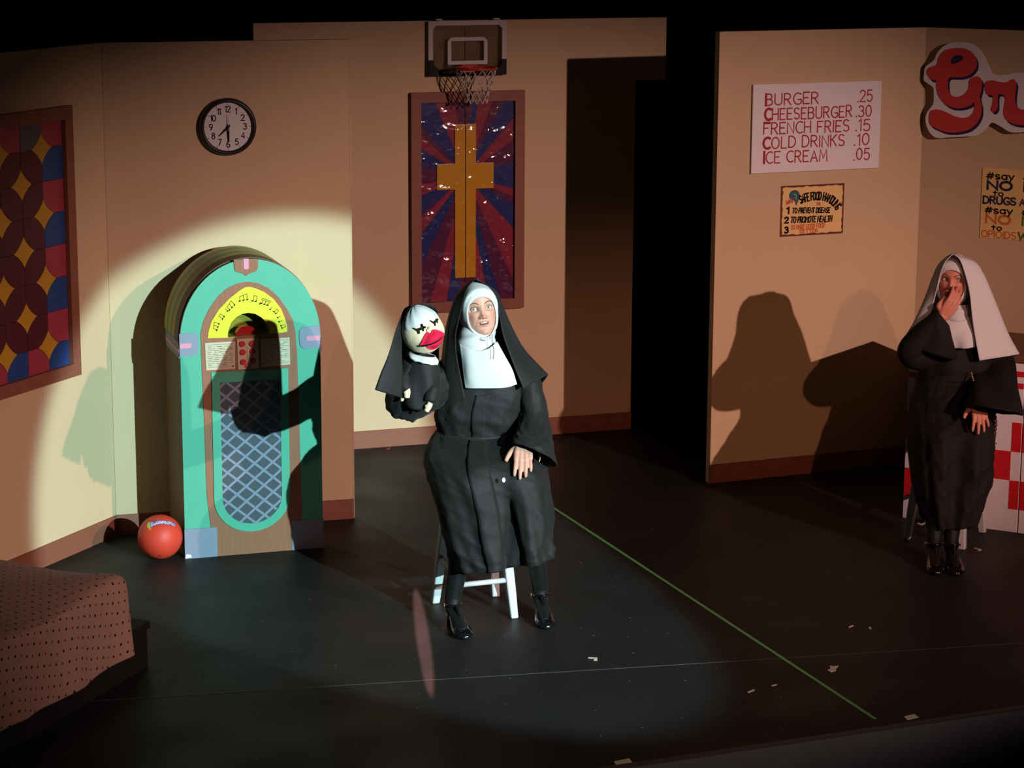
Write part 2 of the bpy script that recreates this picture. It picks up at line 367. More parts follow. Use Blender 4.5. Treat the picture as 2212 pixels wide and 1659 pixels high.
# ---- hand lettering: strokes drawn in a 0..1 tall cell
def arc(cx, cy, rx, ry, a0, a1, n=10):
    return [(cx + rx * cos(radians(a0 + (a1 - a0) * i / n)), cy + ry * sin(radians(a0 + (a1 - a0) * i / n))) for i in range(n + 1)]
GL = {
 'A': (.62, [[(0, 0), (.31, 1), (.62, 0)], [(.11, .36), (.51, .36)]]),
 'B': (.55, [[(0, 0), (0, 1), (.28, 1)] + arc(.28, .77, .22, .23, 90, -90) + [(0, .54)], [(.28, .54)] + arc(.28, .27, .27, .27, 90, -90) + [(0, 0)]]),
 'C': (.55, [arc(.36, .5, .36, .5, 55, 305, 16)]),
 'D': (.58, [[(0, 0), (0, 1), (.2, 1)] + arc(.2, .5, .38, .5, 90, -90, 12) + [(0, 0)]]),
 'E': (.48, [[(.48, 1), (0, 1), (0, 0), (.48, 0)], [(0, .52), (.38, .52)]]),
 'F': (.48, [[(.48, 1), (0, 1), (0, 0)], [(0, .52), (.36, .52)]]),
 'G': (.6, [arc(.37, .5, .36, .5, 50, 330, 16) + [(.6, .42), (.38, .42)]]),
 'H': (.55, [[(0, 0), (0, 1)], [(.55, 0), (.55, 1)], [(0, .5), (.55, .5)]]),
 'I': (.04, [[(.02, 0), (.02, 1)]]),
 'K': (.52, [[(0, 0), (0, 1)], [(.5, 1), (0, .45)], [(.15, .6), (.52, 0)]]),
 'L': (.45, [[(0, 1), (0, 0), (.45, 0)]]),
 'M': (.68, [[(0, 0), (.06, 1), (.34, .25), (.62, 1), (.68, 0)]]),
 'N': (.56, [[(0, 0), (0, 1), (.56, 0), (.56, 1)]]),
 'O': (.66, [arc(.33, .5, .33, .5, 90, 450, 20)]),
 'P': (.5, [[(0, 0), (0, 1), (.25, 1)] + arc(.25, .74, .24, .26, 90, -90) + [(0, .48)]]),
 'R': (.54, [[(0, 0), (0, 1), (.25, 1)] + arc(.25, .75, .24, .25, 90, -90) + [(0, .5)], [(.22, .5), (.54, 0)]]),
 'S': (.5, [arc(.25, .75, .24, .25, 35, 270, 10) + arc(.25, .25, .25, .25, 90, -145, 10)]),
 'T': (.56, [[(0, 1), (.56, 1)], [(.28, 1), (.28, 0)]]),
 'U': (.56, [[(0, 1), (0, .28)] + arc(.28, .28, .28, .28, 180, 360, 10) + [(.56, 1)]]),
 'V': (.58, [[(0, 1), (.29, 0), (.58, 1)]]),
 'W': (.8, [[(0, 1), (.2, 0), (.4, .8), (.6, 0), (.8, 1)]]),
 'Y': (.56, [[(0, 1), (.28, .48), (.56, 1)], [(.28, .48), (.28, 0)]]),
 '0': (.54, [arc(.27, .5, .27, .5, 90, 450, 18)]),
 '1': (.2, [[(0, .82), (.18, 1), (.18, 0)]]),
 '2': (.52, [arc(.26, .73, .26, .27, 165, -35, 10) + [(0, 0), (.54, 0)]]),
 '3': (.52, [arc(.24, .76, .24, .24, 150, -80, 9) + arc(.24, .27, .28, .27, 85, -150, 10)]),
 '4': (.56, [[(.42, 0), (.42, 1), (0, .3), (.56, .3)]]),
 '5': (.52, [[(.48, 1), (.08, 1), (.04, .56)] + arc(.25, .32, .27, .32, 120, -145, 12)]),
 '6': (.52, [[(.42, .98)] + arc(.3, .34, .29, .62, 110, 180, 5) + arc(.26, .29, .26, .29, 180, 540, 14)]),
 '7': (.52, [[(0, 1), (.52, 1), (.16, 0)]]),
 '8': (.52, [arc(.26, .76, .21, .24, 270, 630, 14), arc(.26, .26, .26, .27, 90, 450, 14)]),
 '9': (.52, [arc(.26, .71, .26, .29, 0, 360, 14), [(.52, .71), (.4, .25), (.18, 0)]]),
 '.': (.05, [[(0, .0), (.05, .02)]]),
 '#': (.6, [[(.12, 0), (.26, .85)], [(.36, 0), (.5, .85)], [(0, .28), (.56, .28)], [(.06, .58), (.62, .58)]]),
 's': (.4, [arc(.2, .48, .18, .17, 40, 270, 8) + arc(.2, .15, .2, .16, 90, -140, 8)]),
 'a': (.45, [arc(.22, .32, .22, .32, 10, 370, 12), [(.44, .64), (.45, 0)]]),
 'y': (.45, [[(0, .64), (.23, .05)], [(.45, .64), (.1, -.35)]]),
 't': (.36, [[(.18, .9), (.18, 0)], [(0, .6), (.36, .6)]]),
 'o': (.46, [arc(.23, .32, .23, .32, 90, 450, 12)]),
 'i': (.04, [[(.02, 0), (.02, .62)], [(.02, .8), (.02, .85)]]),
 'e': (.45, [[(.02, .34), (.44, .34)] + arc(.23, .32, .22, .32, 5, 315, 12)]),
 '<': (.4, [[(.4, .8), (0, .45), (.4, .1)]]), '>': (.4, [[(0, .8), (.4, .45), (0, .1)]]),
}
def strokes(text, h, gap=0.16, jitter=0.0, squeeze=1.0):
    """polylines of a word, cap height h, starting at x=0"""
    out = []; x = 0.0
    for ch in text:
        if ch == ' ': x += 0.42 * h * squeeze; continue
        w, S = GL[ch]; jy = rng.uniform(-jitter, jitter) * h; js = 1 + rng.uniform(-jitter, jitter)
        for s in S: out.append([(x + p[0] * h * squeeze, p[1] * h * js + jy) for p in s])
        x += (w * squeeze + gap) * h
    return out, x - gap * h
def ribbon(lines, wid, y=-0.001):
    """flat strokes of width wid, in the x-z plane"""
    V = []; F = []
    for L in lines:
        k = len(L); P = [Vector((p[0], p[1])) for p in L]
        if k < 2: continue
        b = len(V); y -= .000025
        for i in range(k):
            d0 = (P[i] - P[i - 1]) if i > 0 else (P[1] - P[0]); d1 = (P[i + 1] - P[i]) if i < k - 1 else d0
            d0 = d0.normalized() if d0.length > 1e-9 else Vector((1, 0)); d1 = d1.normalized() if d1.length > 1e-9 else d0
            t = d0 + d1; t = t.normalized() if t.length > 0.3 else d0; nrm = Vector((-t.y, t.x)); c = max(0.55, nrm.dot(Vector((-d0.y, d0.x))))
            e = (d0 * (-wid * .4) if i == 0 else d1 * (wid * .4) if i == k - 1 else Vector((0, 0)))
            for sgn in (1, -1):
                q = P[i] + e + nrm * (sgn * wid / 2 / c); V.append((q.x, y, q.y))
        for i in range(k - 1): F.append((b + 2 * i, b + 2 * i + 1, b + 2 * i + 3, b + 2 * i + 2))
    return V, F
def place(lines, x, z, slope=0.0, shear=0.0):
    return [[(x + p[0] + p[1] * shear, z + p[1] + p[0] * slope) for p in L] for L in lines]

# ------------------------------------------------------------------ wall frames: local x along the flat, y into the flat, z up
class Fr:
    def __init__(s, p, q): 
        s.o = Vector((p[0], p[1], 0)); s.e = Vector((q[0] - p[0], q[1] - p[1], 0)); s.L = s.e.length; s.e.normalize()
        s.n = Vector((-s.e.y, s.e.x, 0)); s.ang = atan2(s.e.y, s.e.x)
    def pt(s, u, y=0.0, z=0.0): return s.o + s.e * u + s.n * y + Vector((0, 0, z))
    def on(s, px, py):
        """where the photograph's sight line meets this flat: (along, height)"""
        d = at(px, py, 10.0) - Vector((0, 0, CH)); t = s.o.dot(s.n) / d.dot(s.n)
        p = Vector((0, 0, CH)) + d * t; return ((p - s.o).dot(s.e), p.z)
PA, PB, PC, PD, PE, PF, PG = (-1.974, 11.324), (-.812, 11.660), (-.903, 13.176), (.711, 13.730), (1.075, 12.416), (2.247, 12.899), (-2.305, 10.590)
gl = Vector((PG[0] - PA[0], PG[1] - PA[1])).normalized() * 1.22
LEFT = Fr((PA[0] + gl.x, PA[1] + gl.y), PA)
JUKE = Fr(PA, PB)
bk = (Vector(PD) - Vector(PC)).normalized()
BACK = Fr((PC[0] - .555 * bk.x, PC[1] - .555 * bk.y), PD)         # along = s + .555
RIGHT = Fr(PE, PF)
FAR = Fr(PF, (PF[0] + cos(radians(-28)), PF[1] + sin(radians(-28))))
HT = 2.44

# ------------------------------------------------------------------ the stage
edge = lambda x: 8.196 + (x - .416) * .406
fl = mesh('floor', [(-5, edge(-5), 0), (5, edge(5), 0), (5, 15.6, 0), (-5, 15.6, 0), (-5, edge(-5), -.05), (5, edge(5), -.05), (5, 15.6, -.05), (-5, 15.6, -.05)],
          [(0, 1, 2, 3), (7, 6, 5, 4), (0, 4, 5, 1), (1, 5, 6, 2), (2, 6, 7, 3), (3, 7, 4, 0)], 'floor', smooth=False); fl['kind'] = 'structure'
F2 = Fr((-5, edge(-5)), (5, edge(5)))
def struct(name, VF, m, fr, parent=None):
    o = loc(name, VF[0], VF[1], m, parent, smooth=False)
    if parent is None:
        o.location = fr.o; o.rotation_euler = (0, 0, fr.ang); o['kind'] = 'structure'
    return o
fa = struct('trim_1', box(0, F2.L, -0.012, 0.03, -0.75, -0.004), 'fascia', F2)
loc('nosing', *box(0, F2.L, -0.016, 0.012, -0.004, 0.004), 'seam', fa, smooth=False)
hf = mesh('floor_house', [(-8, 1, -.75), (8, 1, -.75), (8, 13, -.75), (-8, 13, -.75), (-8, 1, -.8), (8, 1, -.8), (8, 13, -.8), (-8, 13, -.8)],
          [(0, 1, 2, 3), (7, 6, 5, 4), (0, 4, 5, 1), (1, 5, 6, 2), (2, 6, 7, 3), (3, 7, 4, 0)], 'black_paint', smooth=False); hf['kind'] = 'structure'
# joints between the vinyl sheets
def strip(name, p, q, wid, z, m, parent=None):
    p, q = Vector((*p, 0)), Vector((*q, 0)); d = (q - p).normalized(); n = Vector((-d.y, d.x, 0)) * wid / 2
    V = [p + n, p - n, q - n, q + n]
    return mesh(name, [v + Vector((0, 0, zz)) for zz in (z, 0.0) for v in V], [(0, 1, 2, 3), (0, 4, 5, 1), (1, 5, 6, 2), (2, 6, 7, 3), (3, 7, 4, 0), (7, 6, 5, 4)], m, parent, smooth=False)
for a, b in (((-1.9, 8.83), (2.4, 9.70)),):
    strip('vinyl_joint', a, b, 0.004, 0.0012, 'seam', fl)  # paler than the vinyl: light caught on the joint's edge put into its colour
# black masking behind the flats
rear = Fr((-5, 15.5), (5, 15.5))
dr = MB()
xs = np.linspace(0, 10, 161); ys = 0.05 * np.sin(xs * 21) + 0.02 * np.sin(xs * 47)
for i in range(160):
    V = [(xs[i], ys[i], 0), (xs[i + 1], ys[i + 1], 0), (xs[i + 1], ys[i + 1], 5), (xs[i], ys[i], 5)]
    dr.add((V, [(0, 1, 2, 3)]))
o = dr.build('wall_rear', 'black_drape'); o.location = rear.o; o['kind'] = 'structure'

def flat(name, fr, L, panels=None):
    """a stage flat: painted face on a thin timber edge"""
    return struct(name, box(0, L, 0, 0.035, 0, HT), 'flat_paint', fr)
wl = flat('wall_left', LEFT, LEFT.L - .002)
wj = flat('wall_left_inner', JUKE, JUKE.L)
loc('edge_strip', *box(JUKE.L - .001, JUKE.L + .006, -0.001, 0.036, 0, HT), 'flat_paint', wj, smooth=False)
U0 = .555                                                        # PC on the back wall
useam = BACK.on(1004, 90)[0]
wb = struct('wall_back', box(0, useam - .003, 0, .035, 0, HT), 'flat_paint', BACK)
loc('panel', *box(useam + .003, BACK.L, 0, .035, 0, HT), 'flat_paint', wb, smooth=False)
loc('batten', *box(useam - .05, useam + .05, .036, .06, 0, HT), 'dark_edge', wb, smooth=False)
hx = BACK.on(1440, 38)[0]
loc('header', *box(BACK.L, hx, 0, .035, 2.08, HT), 'flat_paint', wb, smooth=False)
wr = flat('wall_right', RIGHT, RIGHT.L)
wf = flat('wall_far_right', FAR, 1.8)
for nm, fr, x0, x1 in (('baseboard_left', LEFT, 0, LEFT.L - .013), ('baseboard_left_inner', JUKE, 0.0, JUKE.L), ('baseboard_back', BACK, 0, BACK.L), ('baseboard_right', RIGHT, 0, RIGHT.L)):
    struct(nm, box(x0, x1, -.012, -.0005, 0, .102), 'board_paint', fr)
struct('trim_2', box(0.001, .02, -.012, .01, 0.0, HT), 'flat_paint', Fr(PE, PF))

# ------------------------------------------------------------------ things hung on the flats
def hung(name, label, cat, fr, u, z, y=0.0, group=None):
    return thing(name, label, cat, fr.pt(u, y, z), fr.ang, group)
def sub(P, u0, z0): return [(p[0] - u0, p[1] - z0) for p in P]
def clean_arc(cx, cz, rx, rz, a0, a1, n): return arc(cx, cz, rx, rz, a0, a1, n)

# wall clock
cu, cz = JUKE.on(491, 273); ck = hung('wall_clock', 'round black-rimmed wall clock with white face above the jukebox', 'clock', JUKE, cu, cz)
def disc(r, y0, y1, n=64): return prism(arc(0, 0, r, r, 0, 360 - 360 / n, n - 1), y0, y1)
prof = [(.139, 0), (.141, -.018), (.136, -.034), (.128, -.040), (.121, -.036), (.117, -.022)]
V = []; F = []; n = 72
for r, y in prof: V += [(r * cos(2 * pi * j / n), y, r * sin(2 * pi * j / n)) for j in range(n)]
F = gridF(len(prof), n, True); loc('rim', V, F, 'clockrim', ck)
fc = loc('face', *disc(.119, -.022, -.002), 'clockface', ck, smooth=False)
nm = MB(); tk = MB()
for h in range(1, 13):
    a = radians(90 - 30 * h); s = str(h); L, w = strokes(s, .0285, gap=.14)
    loc('numeral', *ribbon(place(L, .084 * cos(a) - w / 2, .086 * sin(a) - .014), .0046, -.0228), 'ink', fc, smooth=False)
    loc('hour_mark', *ribbon([[(.107 * cos(a), .107 * sin(a)), (.114 * cos(a), .114 * sin(a))]], .0022, -.0228), 'ink', fc, smooth=False)
def hand(name, ang, L, w, y, m, tail=.012):
    d = Vector((cos(ang), sin(ang))); q = Vector((-d.y, d.x))
    P = [-d * tail + q * w * .5, -d * tail - q * w * .5, d * L * .3 - q * w * .55, d * L - q * w * .22, d * L + q * w * .22, d * L * .3 + q * w * .55]
    return loc(name, *prism(P, y - .001, y), m, ck, smooth=False)
hand('hour_hand', radians(90 - 226), .064, .008, -.026, 'ink'); hand('minute_hand', radians(-88.5), .074, .009, -.029, 'ink')
hand('second_hand', radians(90.5), .062, .003, -.032, 'greyhand', .02)
loc('hub', *disc(.006, -.034, -.022, 16), 'ink', ck, smooth=False)

# backboard, rim and net
hb = [BACK.on(*p) for p in ((922, 45), (1090, 43), (1088, 160), (922, 162))]
hu = sum(p[0] for p in hb) / 4; hz0 = hb[2][1]; hz1 = hb[0][1]; hw = (hb[1][0] - hb[0][0]) / 2; hh = hz1 - hz0
hp = hung('basketball_hoop', 'small clear basketball hoop with net hooked over the top of the back flat', 'basketball hoop', BACK, hu, hz0, y=-.03)
loc('backboard', *bevbox(-hw + .004, hw - .004, -.004, .004, .004, hh - .004, .002), 'clear', hp, smooth=False)
def rect(x0, x1, z0, z1): return [(x0, z0), (x1, z0), (x1, z1), (x0, z1)]
k = .026
# white border on sides and top (open below), black moulded corner below
Po = [(-hw, hh * .29), (-hw, hh), (hw, hh), (hw, hh * .29), (hw - k, hh * .29), (hw - k, hh - k * 1.7), (hw - k * 1.7, hh - k), (-hw + k * 1.7, hh - k), (-hw + k, hh - k * 1.7), (-hw + k, hh * .29)]
loc('border', *prism(Po, -.008, .006), 'hoop_white', hp, smooth=False)
Pb = [(-hw, hh * .29), (-hw, 0), (hw, 0), (hw, hh * .29), (hw - k * 1.1, hh * .29), (hw - k * 1.1, k * 2.4), (hw - k * 2.2, k * 1.3), (-hw + k * 2.2, k * 1.3), (-hw + k * 1.1, k * 2.4), (-hw + k * 1.1, hh * .29)]
loc('bumper', *prism(Pb, -.012, .008), 'black_paint', hp, smooth=False)
q = .021; x0, x1, z0, z1 = -.118, .118, .062, .215
Pin = [(x0 + .02, z1), (x1 - .02, z1), (x1, z1 - .02), (x1, z0), (x0, z0), (x0, z1 - .02)]
Qin = [(x0 + q + .004, z1 - q), (x1 - q - .004, z1 - q), (x1 - q, z1 - q - .004), (x1 - q, z0 + q), (x0 + q, z0 + q), (x0 + q, z1 - q - .004)]
loc('target_square', *ringprism(Pin, Qin, -.0075, -.0042), 'hoop_white', hp, smooth=False)
for sx in (-.17, .17): loc('hook', *box(sx - .018, sx + .018, -.014, .027, hh + .004, hh + .012), 'hoop_white', hp, smooth=False)
rr, ry, rz = .114, -.165, .052
loc('rim', *tubeVF([(rr * cos(t), ry + rr * sin(t), rz) for t in np.linspace(0, 2 * pi, 40, endpoint=False)], .0075, 10, closed=True), 'hoop_red', hp)
loc('rim_bracket', *bevbox(-.05, .05, -.052, -.012, .012, .064, .003), 'hoop_red', hp, smooth=False)
nb = MB(); rows = [(rr * .98, rz - .004), (rr * .93, rz - .042), (rr * .80, rz - .085), (rr * .66, rz - .125), (rr * .56, rz - .165), (rr * .58, rz - .195)]
N = 12
for lv in range(len(rows) - 1):
    for j in range(N):
        for s in (-.5, .5):
            a0 = 2 * pi * (j + .5 * (lv % 2)) / N; a1 = a0 + s * 2 * pi / N
            r0, w0 = rows[lv]; r1, w1 = rows[lv + 1]
            nb.add(tubeVF([(r0 * cos(a0), ry + r0 * sin(a0), w0), (r1 * cos(a1), ry + r1 * sin(a1), w1)], .0024, 5))
nb.build('net', 'net', hp, smooth=True)

# cross panel on the back wall
c4 = [BACK.on(*p) for p in ((887, 199), (1131, 195), (1127, 667), (885, 672))]
wu0, wu1 = (c4[0][0] + c4[3][0]) / 2, (c4[1][0] + c4[2][0]) / 2; wz0, wz1 = (c4[2][1] + c4[3][1]) / 2, (c4[0][1] + c4[1][1]) / 2
WW, WH = wu1 - wu0, wz1 - wz0
cp = hung('cross_panel', 'brown-framed stained glass panel with a gold cross on sunburst rays', 'stained glass', BACK, wu0, wz0)
fwid = .058
def frame4(P, w, y0, y1, m, parent, W_, H_):
    for nme, Q in (('frame_bar', [(0, 0), (W_, 0), (W_ - w, w), (w, w)]), ('frame_bar', [(W_, 0), (W_, H_), (W_ - w, H_ - w), (W_ - w, w)]),
                   ('frame_bar', [(W_, H_), (0, H_), (w, H_ - w), (W_ - w, H_ - w)]), ('frame_bar', [(0, H_), (0, 0), (w, w), (w, H_ - w)])):
        loc(nme, *prism(Q, y0, y1), m, parent, smooth=False)
frame4(None, fwid, -.034, 0, 'board_paint', cp, WW, WH)
loc('backing', *box(.02, WW - .02, -.006, -.001, .02, WH - .02), 'dark_edge', cp, smooth=False)
# the rays: outline points in the panel's own grid (0..685, 0..1475) read clockwise from the top left
iw, ih = WW - 2 * fwid, WH - 2 * fwid
def ip(x, y): return (fwid + x / 685 * iw, fwid + ih - y / 1475 * ih)
per = [((0, 0), None), ((107, 0), 'blue'), ((252, 0), 'red'), ((324, 0), 'purple'), ((377, 0), 'purple'), ((422, 0), 'blue'), ((527, 0), 'red'), ((605, 0), 'purple'), ((685, 0), 'blue'), ((685, 120), 'blue'),
       ((685, 285), 'red'), ((685, 450), 'purple'), ((685, 652), 'blue'), ((685, 715), 'red'), ((685, 772), 'purple'), ((685, 950), 'blue'), ((685, 1340), 'red'), ((685, 1475), 'purple'), ((590, 1475), 'purple'),
       ((497, 1475), 'blue'), ((420, 1475), 'red'), ((324, 1475), 'purple'), ((282, 1475), 'purple'), ((190, 1475), 'blue'), ((70, 1475), 'red'), ((0, 1475), 'purple'), ((0, 1205), 'purple'), ((0, 965), 'blue'), ((0, 855), 'red'),
       ((0, 820), 'purple'), ((0, 680), 'blue'), ((0, 595), 'red'), ((0, 460), 'purple'), ((0, 330), 'blue'), ((0, 230), 'red'), ((0, 155), 'purple'), ((0, 0), 'blue')]
CCx, CCy = 324, 545
i = 1; merged = []
while i < len(per):
    col_ = per[i][1]; pts = [per[i - 1][0], per[i][0]]
    corner = per[i][0] in ((685, 0), (685, 1475), (0, 1475)) 
    if corner and i + 1 < len(per) and per[i + 1][1] == col_:
        pts.append(per[i + 1][0]); i += 1
    merged.append((col_, pts)); i += 1
if merged[0][0] == 'blue' and merged[-1][0] == 'blue':
    merged[0] = ('blue', [merged[-1][1][0], (0, 0)] + merged[0][1][1:]); merged.pop()
cx_, cz_ = ip(CCx, CCy)
for col_, pts in merged:
    P = [ip(*p) for p in pts]; C = (cx_, cz_)
    P2 = [C] + P; g = Vector((sum(p[0] for p in P2) / len(P2), sum(p[1] for p in P2) / len(P2)))
    P2 = [tuple(g + (Vector(p) - g) * .992) for p in P2]
    loc('pane', *prism(P2, -.013 - rng.random() * .002, -.006), 'pane_' + col_, cp, smooth=False)
for sgn in (-1, 1):
    X = lambda x: ip(324 + sgn * x, 0)[0]
    Z = lambda y: ip(0, y)[1]
    P = [(X(3), Z(165)), (X(76), Z(165)), (X(76), Z(453)), (X(207), Z(453)), (X(207), Z(640)), (X(76), Z(640)), (X(76), Z(1300)), (X(3), Z(1300))]
    loc('cross_half', *prism(P, -.022, -.014), 'pane_gold', cp, smooth=False)
loc('plastic_film', [(fwid, -.026, fwid), (WW - fwid, -.026, fwid), (WW - fwid, -.026, WH - fwid), (fwid, -.026, WH - fwid)], [(0, 1, 2, 3)], 'film', cp, smooth=False)
loc('panel_joint', *box(ip(321, 0)[0], ip(327, 0)[0], -.0165, -.006, fwid, WH - fwid), 'dark_edge', cp, smooth=False)

# tile panel on the left flat
lz0, lz1 = .878, 2.168; luR = LEFT.L - .303
lw = .90; lp = hung('tile_panel', 'brown-framed stained glass panel of gold stars and purple petals on left flat', 'stained glass', LEFT, luR - lw, lz0)
LH = lz1 - lz0
frame4(None, .062, -.034, 0, 'board_paint', lp, lw, LH)
loc('backing', *box(.02, lw - .02, -.006, -.001, .02, LH - .02), 'dark_edge', lp, smooth=False)
ca, cb = .163, .1545                                             # half pitches of the star lattice
gx, gz = LEFT.L - .531 - (luR - lw), 1.677 - lz0                 # one star centre in panel coordinates
ix0, ix1, iz0, iz1 = .062, lw - .062, .062, LH - .062
aw, ah = .082, .074                                              # star half extents
def star_arc(cx, cz, sx, sz, n=6):
    """concave quarter edge from the side tip to the upper tip (signs pick the quarter)"""
    if not (ix0 - .03 < cx < ix1 - .03 and iz0 + .03 < cz < iz1 - .03): return [(cx, cz)]
    return [(cx + sx * aw * cos(t) ** 2.5, cz + sz * ah * sin(t) ** 2.5) for t in np.linspace(0, pi / 2, n)]
def clipP(P):
    Q = list(P)
    for ax, val, sg in ((0, ix0, 1), (0, ix1, -1), (1, iz0, 1), (1, iz1, -1)):
        R = []
        for i in range(len(Q)):
            a, b = Q[i], Q[(i + 1) % len(Q)]; da, db = (a[ax] - val) * sg, (b[ax] - val) * sg
            if da >= 0: R.append(a)
            if da * db < 0:
                t = da / (da - db); R.append((a[0] + (b[0] - a[0]) * t, a[1] + (b[1] - a[1]) * t))
        Q = R
        if len(Q) < 3: return None
    return Q if abs(area2(Q)) > 1.5e-3 else None
def shrink(P, k=.0016):
    g = Vector((sum(p[0] for p in P) / len(P), sum(p[1] for p in P) / len(P)))
    return [tuple(Vector(p) + (g - Vector(p)).normalized() * k) for p in P]
cnt = 0
for i in range(-6, 3):
    for j in range(-6, 6):
        x, z = gx + i * ca, gz + j * cb
        if (i + j) % 2 == 0:
            P = []
            if len(star_arc(x, z, 1, 1)) < 2: P = None
            for sx, sz, rev in () if P is None else ((1, 1, 0), (-1, 1, 1), (-1, -1, 0), (1, -1, 1)):
                a = star_arc(x, z, sx, sz); P += (a[::-1] if rev else a)[:-1]
            Q = clipP(P) if P else None
            if Q: loc('star', *prism(shrink(Q), -.013, -.006), 'tile_gold', lp, smooth=False)
        # petal in the cell from (i,j) to (i+1,j+1)
        x1, z1_ = x + ca, z + cb
        if (i + j) % 2 == 0:
            P = star_arc(x, z, 1, 1)[::-1] + [(x1, z)] if False else (star_arc(x, z, 1, 1) + [(x, z1_)] + star_arc(x1, z1_, -1, -1) + [(x1, z)])
        else:
            P = star_arc(x1, z, -1, 1) + [(x1, z1_)] + star_arc(x, z1_, 1, -1) + [(x, z)]
        Q = clipP(P)
        if not Q: continue
        gc = Vector((sum(p[0] for p in Q) / len(Q), sum(p[1] for p in Q) / len(Q)))
        if gc.x > ix1 - .105 or gc.x < ix0 + .105 or gc.y < iz0 + .09 or gc.y > iz1 - .10: c_ = 'tile_blue' if (i + j) % 2 else 'tile_red'
        else: c_ = 'tile_purple'
        if gc.y > iz1 - .10 and c_ == 'tile_blue': c_ = 'tile_grey'
        loc('petal', *prism(shrink(Q), -.012 - rng.random() * .0015, -.006), c_, lp, smooth=False)

# price board
m4 = [RIGHT.on(*p) for p in ((1626, 183), (1903, 173), (1894, 363), (1618, 374))]
mu0, mu1 = (m4[0][0] + m4[3][0]) / 2, (m4[1][0] + m4[2][0]) / 2; mz0, mz1 = (m4[2][1] + m4[3][1]) / 2, (m4[0][1] + m4[1][1]) / 2
mb = hung('price_board', 'white board with hand-painted red food prices on the right flat', 'menu board', RIGHT, mu0, mz0)
loc('plate', *bevbox(0, mu1 - mu0, -.016, -.004, 0, mz1 - mz0, .002), 'board_white', mb, smooth=False)
rowsM = [('BURGER', '.25', 1650.5, 227, 1764, 1849, 1880), ('CHEESEBURGER', '.30', 1648.5, 258.5, 1836, 1846, 1878), ('FRENCH FRIES', '.15', 1646.5, 289.5, 1830, 1845, 1875), ('COLD DRINKS', '.10', 1645, 320.5, 1820, 1842, 1873), ('ICE CREAM', '.05', 1646, 352, 1783, 1841, 1874)]
def fit(text, h, width, gap=.2):
    """lettering squeezed to the width it has on the board"""
    L, w = strokes(text, h, gap, jitter=.03)
    return [[(p[0] * width / w, p[1]) for p in l] for l in L]
def split_glyphs(text, lines):
    i = 0; out = []
    for ch in text:
        if ch == ' ': continue
        k = len(GL[ch][1]); out.append(lines[i:i + k]); i += k
    return out
for t, pr, xa, yb, xb, xp, xq in rowsM:
    h = .060
    u0, z0 = RIGHT.on(xa, yb); u1, z1 = RIGHT.on(xb, yb - (xb - xa) * .036)
    G_ = split_glyphs(t, place(fit(t, h, u1 - u0), u0 - mu0, z0 - mz0, (z1 - z0) / (u1 - u0)))
    u2, z2 = RIGHT.on(xp, yb - (xp - xa) * .036); u3, _ = RIGHT.on(xq, yb)
    G_ += split_glyphs(pr, place(fit(pr, h, u3 - u2), u2 - mu0, z2 - mz0, .0))
    for i, g in enumerate(G_):
        b = MB(); b.add(ribbon(g, .0072, -.0166))
        if i == 0: b.add(ribbon([[(q[0] + .002, q[1]) for q in g[0][:(2 if t[0] in 'BF' else 99)]]], .0135, -.0170))
        b.build('letter', 'menured', mb)

# food handling poster
p4 = [RIGHT.on(*p) for p in ((1687, 402), (1823, 395), (1820, 503), (1684, 512))]
pu0, pu1 = (p4[0][0] + p4[3][0]) / 2, (p4[1][0] + p4[2][0]) / 2; pz0, pz1 = (p4[2][1] + p4[3][1]) / 2, (p4[0][1] + p4[1][1]) / 2
PW, PH = pu1 - pu0, pz1 - pz0
ps = hung('food_poster', 'yellow hand-lettered safe food handling poster with a brown wavy border', 'poster', RIGHT, pu0, pz0)
loc('sheet', *box(0, PW, -.004, -.001, 0, PH), 'poster', ps, smooth=False)
N = 60; outer = []; inner = []
for i in range(N):
    t = i / N * 4; s = int(t); f = t - s
    o_ = [(f * PW, 0), (PW, f * PH), (PW - f * PW, PH), (0, PH - f * PH)][s]
    d = .010 + .003 * sin(i * 2.7) + .0015 * sin(i * 1.1)
    inner.append((min(max(o_[0], d), PW - d), min(max(o_[1], d), PH - d))); outer.append(o_)
loc('border', *ringprism(outer, inner, -.0048, -.004), 'poster_border', ps, smooth=False)
def zp(x, y):                                                    # zoomed reading of the poster -> its own metres
    u, z = RIGHT.on(1670 + x / 11.06, 380 + y / 11.06); return (u - pu0, z - pz0)
bal = [zp(*p) for p in ((545, 720), (505, 600), (440, 560), (375, 520), (370, 440), (420, 365), (500, 332), (570, 345), (620, 405), (630, 480), (600, 580), (565, 650))]
loc('balloon', *prism(bal, -.0052, -.004), 'ink_teal', ps, smooth=False)
b = MB(); b.add(ribbon([[zp(*p) for p in ((485, 430), (530, 450), (545, 500), (535, 560))]], .0025, -.0056)); b.build('balloon_shine', 'poster', ps)
def textline(t, a, bb, h, wid, m, shear=0.0, name='lettering'):
    (x0, z0), (x1, z1) = zp(*a), zp(*bb); L = fit(t, h, x1 - x0, .18)
    for g in split_glyphs(t, place(L, x0, z0, (z1 - z0) / (x1 - x0), shear)): loc('letter', *ribbon(g, wid, -.0053), m, ps, smooth=False)
textline('WHY', (300, 690), (475, 625), .022, .0050, 'ink_red')
textline('1', (320, 895), (365, 893), .031, .0100, 'ink'); textline('2', (270, 1125), (345, 1120), .031, .0100, 'ink'); textline('3', (270, 1360), (345, 1355), .032, .0100, 'ink')
textline('TO PREVENT DISEASE', (450, 885), (1340, 870), .027, .0062, 'ink', .1)
textline('TO PROMOTE HEALTH', (410, 1120), (1385, 1085), .031, .0064, 'ink', .12)
textline('TO MAKE GOOD FOOD', (410, 1285), (1215, 1225), .024, .0046, 'ink_orange', .12)
